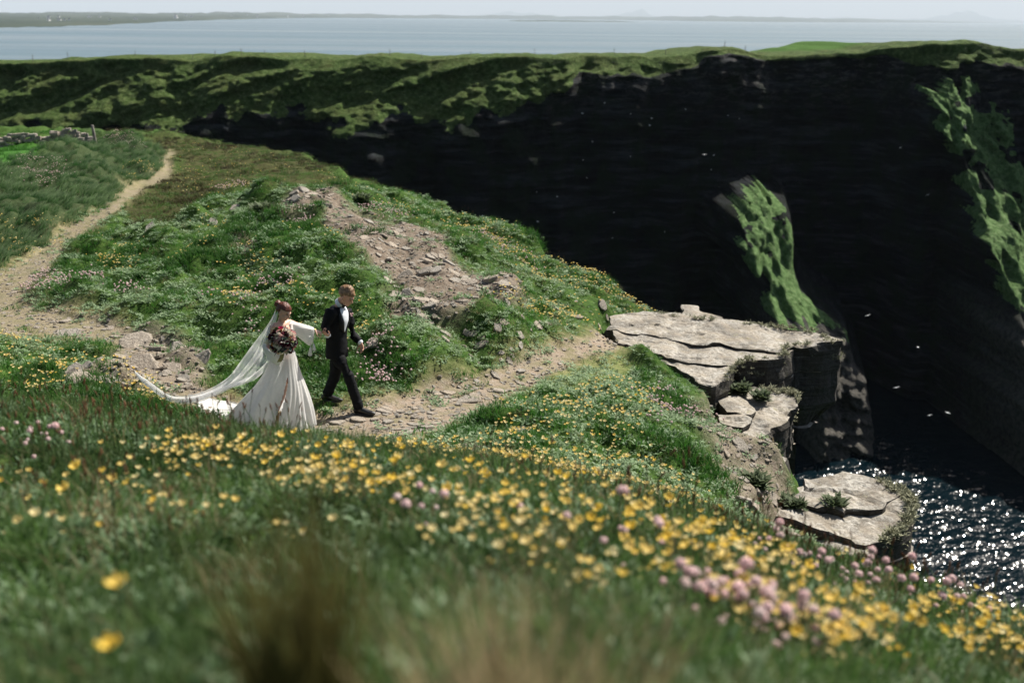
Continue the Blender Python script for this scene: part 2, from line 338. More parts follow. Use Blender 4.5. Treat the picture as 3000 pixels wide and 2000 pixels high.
# ------------------------------------------------------------------ rock ledges
from mathutils.geometry import delaunay_2d_cdt
def densify(P, step):
    out = []
    for i in range(len(P)):
        a, b = np.array(P[i]), np.array(P[(i+1) % len(P)]); n = max(1, int(np.hypot(*(b-a))/step))
        for k in range(n): out.append(a+(b-a)*k/n)
    return np.array(out)
def ledge_mesh(name, poly, ztop, prof, step=0.11, tilt=(0, 0), rough=0.13, flake=0.03, seed=0, cell=0.085):
    """poly: plan outline; prof: [(depth, outward offset, strata roughness)] down the side"""
    P = densify(poly, step); P = P+0.5*np.stack([noise(P[:, 0]/0.22, P[:, 1]/0.22, s=seed+1), noise(P[:, 0]/0.22, P[:, 1]/0.22, s=seed+2)], -1)*rough+np.stack([fbm(P[:, 0]/0.5, P[:, 1]/0.5, o=3, s=seed), fbm(P[:, 0]/0.5, P[:, 1]/0.5, o=3, s=seed+3)], -1)*rough
    area = np.sum(P[:, 0]*np.roll(P[:, 1], -1)-np.roll(P[:, 0], -1)*P[:, 1])
    if area < 0: P = P[::-1]
    c = P.mean(0); tng = np.roll(P, -3, 0)-np.roll(P, 3, 0); nrm = np.stack([tng[:, 1], -tng[:, 0]], -1); nrm /= np.linalg.norm(nrm, axis=1)[:, None]+1e-9
    def topz(x, y):
        q = fbm(x/0.9, y/1.6, o=4, s=seed+7)*6
        w = (y+0.22*x+0.35*fbm(x/1.4, y/1.4, o=3, s=seed+17))/0.85; w2 = (x-0.5*y+0.4*fbm(x/1.2, y/1.2, o=3, s=seed+19))/2.3
        crack = np.exp(-((w-np.floor(w)-0.5)/0.03)**2)*(noise(x/1.5, y/1.5, s=seed+23) > -0.25)+0.7*np.exp(-((w2-np.floor(w2)-0.5)/0.012)**2)*(noise(x/2, y/2, s=seed+24) > 0.1)
        return ztop-0.045*crack+tilt[0]*(x-c[0])+tilt[1]*(y-c[1])+(np.floor(q)+sstep(0.75, 1, q-np.floor(q)))*flake/2+fbm(x/0.2, y/0.3, o=2, s=seed+9)*0.008
    lo, hi = P.min(0), P.max(0); gx, gy = np.meshgrid(np.arange(lo[0], hi[0], cell), np.arange(lo[1], hi[1], cell))
    G = np.stack([gx.ravel(), gy.ravel()], -1)+RNG.uniform(-0.3, 0.3, (gx.size, 2))*cell
    d, _ = seg_dist(P, G[:, 0], G[:, 1], True); G = G[inpoly([tuple(p) for p in P], G[:, 0], G[:, 1]) & (d > cell*0.5)]
    n = len(P); co = [Vector(p) for p in np.vstack([P, G])]
    res = delaunay_2d_cdt(co, [(i, (i+1) % n) for i in range(n)], [], 1, 1e-5)
    tv = np.array([tuple(v) for v in res[0]]); tf = [list(f) for f in res[2]]
    V = np.c_[tv, topz(tv[:, 0], tv[:, 1])]; F = list(tf); base = len(V)
    z0 = topz(P[:, 0], P[:, 1]); rings = []
    for k, (dep, off, rr) in enumerate(prof):
        s = (np.round(noise(P[:, 0]/0.55, P[:, 1]/0.55, s=seed+11)*2.2)/2.2*0.9+fbm(P[:, 0]/0.45, P[:, 1]/0.45, dep/0.5+0.1, o=3, s=seed+13)*0.9)*rr
        Q = P+nrm*(off+s)[:, None]
        if dep > 3: Q = c+(Q-c)*1.0
        rings.append(np.c_[Q, (z0 if k == 0 else ztop)-dep+(0 if k == 0 else noise(P[:, 0]/1.1, P[:, 1]/1.1, s=seed+k)*0.05*min(1, dep))])
    VV = np.vstack([V]+rings)
    for k in range(len(rings)-1):
        for i in range(n):
            j = (i+1) % n; F.append([base+k*n+i, base+(k+1)*n+i, base+(k+1)*n+j, base+k*n+j])
    me = mesh(name, VV, F, False); bm = bmesh.new(); bm.from_mesh(me); bmesh.ops.remove_doubles(bm, verts=bm.verts, dist=1e-4)
    bmesh.ops.recalc_face_normals(bm, faces=bm.faces); bm.to_mesh(me); bm.free(); return me
def side(thick, under, depth=62, rr=0.07, seed=1):
    rnd = random.Random(seed); p = [(0.0, 0.0, 0.0), (0.03, 0.015, 0.02)]; d = 0.03
    while d < thick: d += rnd.uniform(0.08, 0.22); p.append((d, rnd.uniform(-0.045, 0.0), rr)); p.append((d+0.02, rnd.uniform(-0.055, -0.005), rr))
    off = -under*0.4
    while d < depth:
        st = rnd.uniform(0.2, 0.6)*(1 if d < 6 else 3); d += st
        off = max(-under, off-0.25)+ (0.0 if d < 6 else 0.0)
        p.append((d, off+rnd.uniform(-0.12, 0.12), rr*2)); p.append((d+0.03, off+rnd.uniform(-0.2, 0.1), rr*2))
    return p
Z1 = CAM_Z-6.0
def pl(px, z): return [on_plane(u, v, z)[:2] for u, v in px]
ledges = {}
def ledge(name, label, pieces, loc):
    e = empty(name, (loc[0], loc[1], loc[2]), label, 'rock ledge')
    for (nm, px, z, prof, kw) in pieces:
        me = ledge_mesh(nm, pl(px, z), z, prof, **kw); me.transform(Matrix.Translation([-c for c in loc])); me.materials.append(ROCK); me.materials.append(ROCK_SHADED)
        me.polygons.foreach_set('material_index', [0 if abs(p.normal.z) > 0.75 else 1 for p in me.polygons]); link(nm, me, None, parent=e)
    return e
thin = lambda s, t=0.22: side(t, 0.03, t+0.05, 0.025, s)
block = lambda s, t=1.1: side(t, 0.25, t+0.25, 0.13, s)
ledge('rock_ledge', 'largest flat pale rock slab jutting out over the chasm at the end of the path', [
    ('rock_face', [(1830,925),(1910,921),(2000,926),(2100,939),(2200,949),(2330,966),(2436,984),(2468,995),(2436,1006),(2308,1012),(2296,1044),(2160,1060),(2146,1074),(2110,1116),(2075,1124),(1990,1078),(1900,1040)], Z1-0.5, side(0.4, 1.0, 62, 0.2, 3), dict(seed=3)),
    ('slab', [(1800,930),(1850,921),(1900,918),(2000,922),(2100,935),(2200,945),(2330,962),(2440,980),(2475,992),(2470,1003),(2440,1008),(2380,1013),(2310,1014),(2302,1030),(2150,1012),(2010,1000),(1840,972),(1797,962)], Z1, block(4), dict(seed=4, flake=0.035)),
    ('slab', [(1797,955),(1840,964),(2010,992),(2150,1004),(2309,1022),(2298,1046),(2200,1056),(2160,1062),(2150,1074),(1960,1046),(1860,1015),(1800,1000)], Z1-0.035, block(5), dict(seed=5, flake=0.03)),
    ('slab', [(1850,1008),(1960,1040),(2152,1068),(2112,1118),(2075,1126),(1990,1080),(1920,1045)], Z1-0.07, block(6), dict(seed=6, flake=0.03)),
    ('slab', [(1985,888),(2040,892),(2052,906),(2120,925),(2215,944),(2195,951),(2100,938),(2010,920)], Z1+0.0, thin(7, 0.3), dict(seed=7))], (2.5, 18, Z1-1.0))
Z2 = CAM_Z-6.5
ledge('rock_ledge', 'middle rock ledge one step below the large slab, with mossy cushions on it', [
    ('rock_face', [(2085,1140),(2130,1137),(2230,1141),(2306,1149),(2330,1158),(2333,1185),(2296,1214),(2236,1258),(2196,1288),(2150,1270),(2110,1200)], Z2-0.4, side(0.8, 0.35, 62, 0.2, 13), dict(seed=13)),
    ('slab', [(2080,1138),(2130,1133),(2230,1137),(2312,1144),(2338,1155),(2340,1187),(2300,1217),(2240,1262),(2200,1292),(2150,1270),(2110,1200)], Z2, block(14, 0.8), dict(seed=14, flake=0.05)),
    ('slab', [(2095,1165),(2160,1160),(2195,1180),(2190,1210),(2120,1205)], Z2+0.06, thin(15, 0.1), dict(seed=15)),
    ('slab', [(2110,1215),(2180,1210),(2215,1235),(2170,1255),(2125,1245)], Z2+0.03, thin(16, 0.1), dict(seed=16))], (2.9, 15.5, Z2-1.0))
Z2b = CAM_Z-6.62
ledge('rock_ledge', 'low thin stepped ledge of broken plates below the middle rock ledge', [
    ('slab', [(2130,1288),(2195,1297),(2260,1325),(2302,1345),(2290,1372),(2210,1362),(2150,1320)], Z2b, side(0.25, 0.1, 40, 0.08, 23), dict(seed=23)),
    ('slab', [(2170,1310),(2230,1325),(2270,1350),(2215,1352)], Z2b+0.07, thin(24, 0.1), dict(seed=24))], (2.8, 14, Z2b-0.5))
Z3 = CAM_Z-6.2
ledge('rock_ledge', 'nearest pale lichened rock ledge above the glittering sea', [
    ('rock_face', [(2356,1412),(2480,1392),(2634,1436),(2666,1462),(2670,1490),(2650,1542),(2600,1576),(2550,1616),(2490,1656),(2400,1640),(2300,1590),(2266,1540),(2330,1480)], Z3-0.5, side(1.0, 0.3, 62, 0.2, 33), dict(seed=33)),
    ('slab', [(2350,1410),(2420,1394),(2480,1386),(2560,1404),(2642,1430),(2640,1442),(2600,1470),(2520,1488),(2400,1500),(2330,1482)], Z3+0.05, block(34, 1.2), dict(seed=34, flake=0.05)),
    ('slab', [(2330,1478),(2400,1494),(2520,1480),(2600,1462),(2645,1444),(2674,1460),(2680,1490),(2657,1545),(2604,1580),(2540,1590),(2440,1560),(2360,1545),(2270,1530)], Z3-0.0, block(35, 1.2), dict(seed=35, flake=0.05)),
    ('slab', [(2262,1528),(2360,1540),(2440,1555),(2540,1586),(2550,1618),(2490,1660),(2400,1642),(2300,1592)], Z3-0.05, block(36, 1.2), dict(seed=36, flake=0.05))], (3.6, 11.5, Z3-1.0))

# ------------------------------------------------------------------ far cliff, its spurs and the flat land on top
def far_cliff():
    xs = np.concatenate([np.arange(-230, -100, 1.5), np.arange(-100, 112, 0.34), np.arange(112, 260, 1.5)]); Y0 = 170.0
    top_px = [(-900,196),(0,190),(150,183),(400,174),(700,171),(1000,170),(1300,170),(1650,168),(2000,167),(2080,158),(2150,150),(2250,156),(2330,167),(2380,169),(2450,166),(2600,160),(2660,138),(2720,131),(2850,126),(2900,132),(2960,145),(3000,150),(3200,160),(3900,190)]
    tp = np.array([at(u, v, Y0) for u, v in top_px]); zt = np.interp(xs, tp[:, 0], tp[:, 2]); uu = np.interp(xs, tp[:, 0], [p[0] for p in top_px])
    zt = zt+fbm(xs/6, xs*0, o=4, s=201)*0.6
    hv = np.interp(uu, [-900,0,300,430,600,1000,1150,1500,1650,1700,1900,2050,2080,2400,2640,2700,2760,3000,4000], [12,12,12,10.5,8.5,9.5,10,8.5,5.5,3.0,3.2,2.8,1.0,0.8,1.0,3.5,4,3,3])
    H = np.concatenate([np.arange(0, 15, 0.22), np.arange(15, 61, 0.4)])
    HH, XX = np.meshgrid(H, xs, indexing='ij'); ZZ = zt[None, :]-HH*(zt[None, :]+0.8)/60.5
    hv2 = hv[None, :]*(1+0.3*fbm(XX/9, XX*0, o=3, s=211)+0.25*fbm(XX/2.5, HH/2.5, o=3, s=212))
    s = HH/np.maximum(hv2, 0.2)
    D = np.where(HH < hv2, HH*0.80, hv2*0.80+(HH-hv2)*0.08)
    gz = sstep(1.25, 0.85, s)
    D = D+gz*(fbm(XX/8+HH*0.25, HH/6, o=5, s=221)*2.6-np.abs(fbm((XX+HH*0.4)/5.5, HH/7, o=4, s=223))*2.4+fbm(XX/2.2, HH/1.1, o=3, s=224)*0.75+fbm(XX/0.7, HH/0.5, o=1, s=226)*0.22)*sstep(0, 2.5, HH)
    D = D+(1-gz)*(fbm(XX/8, HH/40, o=4, s=231)*4.2+fbm(XX/5, HH/1.1, o=3, s=233)*0.8+np.floor(HH/3.1+fbm(XX/14, HH*0, o=2, s=234)*0.8)*0.35-np.abs(noise(XX/11, HH/60, s=236))*2.5)
    # gully recess between two promontories
    rec = sstep(1655, 1720, uu)*sstep(2120, 2060, uu); wide = sstep(1450, 1900, uu)*sstep(2250, 1950, uu); kk = sstep(3.5, 8, HH); D = D-(rec[None, :]*(1-kk)+wide[None, :]*kk)*5
    rec2 = sstep(1900, 2450, uu)*sstep(2700, 2600, uu); D = D-rec2[None, :]*10
    grass = gz.copy(); toe = np.zeros_like(gz); fresh = np.zeros_like(gz)
    def rib(nose, sil, k, wob, flank, gcol):
        nonlocal D, grass, toe, fresh
        N = np.array([at(*p) for p in nose]); S = np.array([at(*p) for p in sil])
        N = N[np.argsort(N[:, 2])]; S = S[np.argsort(S[:, 2])]
        xn = np.interp(ZZ, N[:, 2], N[:, 0])+wob*fbm(ZZ/4, XX/8, o=3, s=241); xsil = np.interp(ZZ, S[:, 2], S[:, 0])
        ds = Y0-np.interp(ZZ, S[:, 2], S[:, 1]); ztop = max(N[-1, 2], S[-1, 2])
        xn = np.minimum(xn, xsil-0.3)
        dn = ds+(xsil-xn)*k
        r = np.where(XX < xn, dn-(xn-XX)*flank, np.where(XX < xsil, ds+(xsil-XX)*k, ds-(XX-xsil)*4))
        r = r-np.maximum(ZZ-ztop+1.5+3.5*np.abs(noise(XX/1.3, XX*0, s=263)), 0)*9
        bumps = fbm(XX/1.5+ZZ*0.12, ZZ/6, o=4, s=255)*1.5+fbm(XX/3.5-ZZ/5, ZZ/4, o=5, s=251)*1.9-np.abs(fbm((XX+ZZ*0.5)/2.6, ZZ/4, o=4, s=253))*2.4+fbm(XX/0.9, ZZ/0.8, o=2, s=254)*0.45
        rk = 1-sstep(CAM_Z-44, CAM_Z-40, ZZ); bumps = bumps+rk*(noise(XX/4+ZZ*0.3, (ZZ+XX*0.25)/0.9, s=257)*1.5+noise(XX/1.5, (ZZ+XX*0.3)/0.45, s=258)*0.7+np.round(noise(XX/1.6, ZZ/2.2, s=260)*2)*0.7)
        r = r+bumps*(sstep(1.5, -2.5, XX-xsil))
        on = r > D; g = gcol(XX, ZZ)*sstep(-0.62, -0.3, fbm(XX/2.5, ZZ/2, o=3, s=256))*sstep(-0.5, 0.1, XX-xn+fbm(XX/2, ZZ/2, o=2, s=259)*0.6)*sstep(0.7, -0.1, XX-xsil+fbm(XX/1.5, ZZ/1.5, o=2, s=264)*0.8); grass = np.where(on, g, grass); toe = np.where(on, sstep(-2.5, 0.5, XX-xn)*sstep(0.8, 0.0, XX-xsil)*(1-g)*sstep(CAM_Z-38, CAM_Z-43, ZZ), toe); fresh = np.where(on, 1.0, fresh); D = np.maximum(D, r)
    rib([(2222,505,162),(2224,520,160),(2216,560,157),(2195,605,154),(2150,650,152),(2150,710,150),(2175,750,149),(2210,790,147),(2275,800,146),(2285,850,144),(2275,900,142),(2268,950,140),(2300,1010,139),(2345,1060,138.5),(2395,1110,138),(2375,1200,137.5),(2355,1300,137),(2345,1340,136.5)],
        [(2236,505,163),(2243,530,161),(2285,570,158.5),(2302,610,156.5),(2318,660,154.5),(2325,720,152),(2326,790,149.5),(2345,850,147),(2385,900,144.5),(2440,940,142),(2482,975,140.3),(2494,1030,139.4),(2510,1080,138.8),(2540,1120,138.3),(2552,1220,137.6),(2566,1300,136.8),(2580,1340,136.2)],
        0.95, 2.0, 9.0, lambda X, Z: sstep(CAM_Z-46.5, CAM_Z-42.5, Z+fbm(X/3, Z/3, o=2, s=261)*3+(26-X)*0.0))
    rib([(2735,200,166),(2740,240,164),(2755,300,160),(2790,340,157),(2815,420,153),(2880,500,150),(2920,600,146),(2935,760,140),(2990,860,136),(3040,1000,130),(3060,1200,124)],
        [(2860,190,170),(2905,250,168.5),(2975,335,167),(2992,480,163),(3045,600,158),(3150,800,149),(3250,1000,140),(3300,1200,132)],
        0.62, 2.4, 14.0, lambda X, Z: sstep(CAM_Z-43, CAM_Z-36, Z)*(1-0.9*sstep(0.3, 0.42, fbm(X/5, Z/4, o=3, s=262))))
    D = D-sstep(0.6, 0, HH)*0.0
    YY = Y0-D
    # plateau behind the edge
    B = np.array([0.8, 2, 4, 7, 11, 16, 22, 30, 40, 52, 66, 70]); BB, XB = np.meshgrid(B[::-1], xs, indexing='ij')
    ub = np.interp(XB, xs, uu); yedge = YY[0][None, :]
    zb = zt[None, :]+0.25*sstep(0, 5, BB)-0.035*np.maximum(BB-6, 0)+fbm(XB/3, BB/3, o=3, s=271)*0.35*sstep(0, 3, BB)-np.where(BB > 68, 60, 0)
    fld = sstep(2430, 2520, ub)*sstep(2665, 2640, ub)*sstep(9, 16, BB)*sstep(60, 50, BB)
    zb = zb+fld*(0.6+0.035*BB)*sstep(2420, 2640, ub)*0.62
    V = np.concatenate([np.stack([XB, yedge+BB, zb], -1), np.stack([XX, YY, ZZ], -1)]); nr, nc = V.shape[:2]
    g = np.concatenate([np.ones_like(XB), grass]); f = np.concatenate([fld, np.zeros_like(XX)]); te = np.concatenate([fld*0, toe]); fr_ = np.concatenate([fld*0, fresh])
    me = mesh('cliff', V.reshape(-1, 3), grid_faces(nr, nc), True, {'grass': g.ravel(), 'field': f.ravel(), 'toe': te.ravel(), 'fresh': fr_.ravel()})
    return me, xs, zt, YY[0]
def cliff_material():
    m = M('cliff_turf_and_rock', 0.95, 0.1); g, f = m.attr('grass').outputs['Fac'], m.attr('field').outputs['Fac']
    p = m.pos(); n1, n2, n3 = m.noise(0.25, p, 5), m.noise(1.3, p, 6), m.noise(6, p, 5)
    st = m.noise(1.0, m.pos((0.12, 0.12, 1.1)), 5)
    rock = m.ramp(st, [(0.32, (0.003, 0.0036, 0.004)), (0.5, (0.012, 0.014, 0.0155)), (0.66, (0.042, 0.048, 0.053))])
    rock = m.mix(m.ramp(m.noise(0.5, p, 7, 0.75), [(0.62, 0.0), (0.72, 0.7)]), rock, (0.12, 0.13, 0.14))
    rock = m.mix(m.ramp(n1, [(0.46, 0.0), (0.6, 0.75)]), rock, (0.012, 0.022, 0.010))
    toe = m.attr('toe').outputs['Fac']
    rock = m.mix(m.math('MULTIPLY', toe, m.ramp(n2, [(0.35, 0.3), (0.6, 1.0)])), rock, (0.13, 0.12, 0.105))
    hz = m.n('ShaderNodeSeparateXYZ', Vector=p).outputs[2]; hi_ = m.ramp(m.math('DIVIDE', hz, 60.0), [(0.72, 0.0), (0.86, 1.0)])
    rock = m.mix(m.math('MULTIPLY', hi_, m.ramp(m.noise(0.8, m.pos((0.5, 0.5, 1.6)), 6, 0.7), [(0.5, 0.0), (0.62, 0.85)])), rock, (0.11, 0.105, 0.10))
    turf = m.ramp(n2, [(0.28, (0.022, 0.042, 0.010)), (0.5, (0.075, 0.13, 0.03)), (0.72, (0.20, 0.26, 0.10))])
    turf = m.mix(m.ramp(n3, [(0.35, 0.45), (0.6, 0.0)]), turf, (0.018, 0.024, 0.008))
    turf = m.mix(m.ramp(n1, [(0.45, 0.0), (0.7, 0.35)]), turf, (0.13, 0.12, 0.045))
    turf = m.mix(m.math('MULTIPLY', m.attr('fresh').outputs['Fac'], 0.75), turf, m.ramp(n2, [(0.28, (0.05, 0.10, 0.03)), (0.5, (0.12, 0.22, 0.075)), (0.72, (0.24, 0.34, 0.16))]))
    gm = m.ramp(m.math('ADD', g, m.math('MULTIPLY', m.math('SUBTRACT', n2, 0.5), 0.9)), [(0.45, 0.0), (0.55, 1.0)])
    c = m.mix(gm, rock, turf); c = m.mix(f, c, (0.07, 0.16, 0.025))
    m.col(c); m.nor(m.bump(n3, 1.0, 0.4, m.bump(n2, 1.0, 0.9))); return m.m
CLIFF_ME, CL_X, CL_ZT, CL_Y = far_cliff()
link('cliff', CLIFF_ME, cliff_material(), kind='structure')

# ------------------------------------------------------------------ sea
def sea():
    """one sheet to the horizon; the bay below the ledges is cut into small wave facets"""
    xs = np.concatenate([-np.geomspace(300, 150000, 14)[::-1], np.linspace(-250, 12, 6), np.arange(22, 112, 0.18), np.linspace(120, 250, 4), np.geomspace(300, 150000, 14)])
    ys = np.concatenate([[-20000, -2000, -300], np.linspace(0, 54, 3), np.arange(60, 142, 0.22), np.linspace(150, 300, 4), np.geomspace(400, 200000, 18)])
    X, Y = np.meshgrid(xs, ys); fine = sstep(22, 28, X)*sstep(112, 106, X)*sstep(60, 66, Y)*sstep(142, 138, Y)
    a, b = X*0.94+Y*0.34, -X*0.34+Y*0.94
    Zw = fbm(a/5.5, b/2.2, o=2, s=291)*0.30+fbm(a/1.5, b/0.8, o=2, s=293)*0.15+RNG.normal(0, 0.014, X.shape)
    V = np.stack([X, Y, Zw*fine], -1).reshape(-1, 3); me = mesh('sea', V, grid_faces(*X.shape), False, {'wave': fine.ravel()})
    m = M('sea_water', 0.2, 0.5); m.b.inputs['IOR'].default_value = 1.33
    wind = m.noise(1.0, m.pos((0.00025, 0.0022, 1)), 6, 0.65); w1 = m.noise(0.33, m.pos(), 3, 0.55, 0.4); wv = m.attr('wave').outputs['Fac']
    shade_dist = m.n('ShaderNodeVectorMath', operation='LENGTH'); m.set(shade_dist.inputs[0], m.pos()); wd = m.math('MAXIMUM', wv, m.ramp(m.math('DIVIDE', shade_dist.outputs['Value'], 2000.0), [(0.12, 1.0), (0.35, 0.0)]))  # nearer water is darkened: the bay's shade is put into its base colour
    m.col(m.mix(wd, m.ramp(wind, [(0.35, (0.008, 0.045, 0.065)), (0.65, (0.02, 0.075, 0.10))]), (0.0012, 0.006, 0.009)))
    far = m.n('ShaderNodeVectorMath', operation='LENGTH'); m.set(far.inputs[0], m.pos())
    calm = m.ramp(m.math('DIVIDE', far.outputs['Value'], 4000.0), [(0.04, 0.7), (0.12, 0.15), (0.5, 0.02)]); calm = m.math('MULTIPLY', calm, m.math('SUBTRACT', 1.0, wv))
    m.set(m.b.inputs['Roughness'], m.mix(wv, m.ramp(wind, [(0.3, 0.12), (0.7, 0.24)]), (0.13, 0.13, 0.13)))
    b1 = m.n('ShaderNodeBump'); b1.inputs['Distance'].default_value = 1.0; m.set(b1.inputs['Height'], w1); m.set(b1.inputs['Strength'], calm)
    m.nor(b1.outputs[0]); link('sea', me, m.m, kind='structure')
sea()

# ------------------------------------------------------------------ far shores
def shore(name, pts, mat, rows=9, seed=0, jag=1.0):
    """pts: (u, near distance, far distance, height of the back)"""
    us = np.linspace(pts[0][0], pts[-1][0], 260); P = np.array(pts, float)
    d0, d1, hh = [np.interp(us, P[:, 0], P[:, k]) for k in (1, 2, 3)]
    d0 = d0*(1+0.05*jag*fbm(us/22, us*0, o=3, s=seed)); t = np.linspace(0, 1, rows)[:, None]
    D = d0+(d1-d0)*t; dx = np.array([ray(u, 60) for u in us]); ux = dx[:, 0]/dx[:, 1]
    prof = np.interp(t[:, 0], [0, 0.04, 0.15, 0.6, 1], [-0.05, 0.05, 0.16, 0.5, 1.0])[:, None]
    Zh = hh*prof*(1+0.45*fbm(us[None]/40, t*6, o=4, s=seed+5))
    V = np.stack([ux[None]*D, D, Zh], -1); link(name, mesh(name, V.reshape(-1, 3), grid_faces(rows, len(us))[:, ::-1], True), mat, kind='structure')
    return V
fm = M('far_land', 0.95, 0.1); fp = fm.pos((0.002, 0.0006, 0.004))
fm.col(fm.ramp(fm.noise(1.0, fp, 6, 0.7), [(0.3, (0.008, 0.017, 0.012)), (0.5, (0.022, 0.036, 0.02)), (0.62, (0.05, 0.06, 0.036)), (0.72, (0.012, 0.022, 0.014))]))
COAST = shore('far_coast', [(-900,3000,16000,40),(0,3650,17000,45),(150,4000,17500,50),(300,4700,18000,55),(440,6300,19000,60),(560,8500,20000,75),(700,11500,22000,100),(780,14500,23000,95),(1000,21000,27000,85),(1250,25000,30000,80),(1500,28000,33000,90),(1750,30000,36000,95),(1900,29000,36000,105),(2050,25000,33000,120),(2250,25000,33000,125),(2480,28000,36000,115),(2700,36000,42000,85),(2900,42000,48000,35),(2960,44000,48000,0)], fm.m, 12, 301)
shore('low_island', [(1480,15500,15600,0),(1520,14500,16500,9),(1600,14800,17000,12),(1700,15000,17200,9),(1820,15500,17000,8),(1870,16200,16400,0)], fm.m, 7, 311, 0.6)
for nm, sd, pts in (('distant_hills', 321, [(1330,60000,70000,0),(1400,60000,70000,180),(1500,60000,70000,330),(1570,60000,70000,280),(1650,60000,70000,120),(1760,60000,70000,160),(1830,60000,70000,330),(1880,60000,70000,560),(1905,60000,70000,250),(1960,60000,70000,0)]),
                    ('distant_hills', 331, [(2350,60000,70000,0),(2480,60000,70000,280),(2560,60000,70000,120),(2700,60000,70000,220),(2760,60000,70000,460),(2820,60000,70000,640),(2870,60000,70000,520),(2920,60000,70000,260),(3100,60000,70000,60),(3300,60000,70000,0)])):
    shore(nm, pts, fm.m, 6, sd, 0.2)
# ------------------------------------------------------------------ haze between here and the far shores
def haze():
    x, y0, y1, z0, z1 = 90000, -3000, 90000, -4.0, 1700
    V = [(sx*x, y, z) for z in (z0, z1) for y in (y0, y1) for sx in (-1, 1)]
    me = mesh('haze', V, [[0, 2, 3, 1], [4, 5, 7, 6], [0, 1, 5, 4], [1, 3, 7, 5], [3, 2, 6, 7], [2, 0, 4, 6]], False)
    m = bpy.data.materials.new('haze_air'); m.use_nodes = True; t = m.node_tree; t.nodes.remove(t.nodes['Principled BSDF'])
    v = t.nodes.new('ShaderNodeVolumePrincipled'); v.inputs['Density'].default_value = 2.6e-5; v.inputs['Color'].default_value = (0.78, 0.89, 1.0, 1)
    t.links.new(v.outputs[0], t.nodes['Material Output'].inputs['Volume']); link('haze', me, m, kind='stuff')
haze()
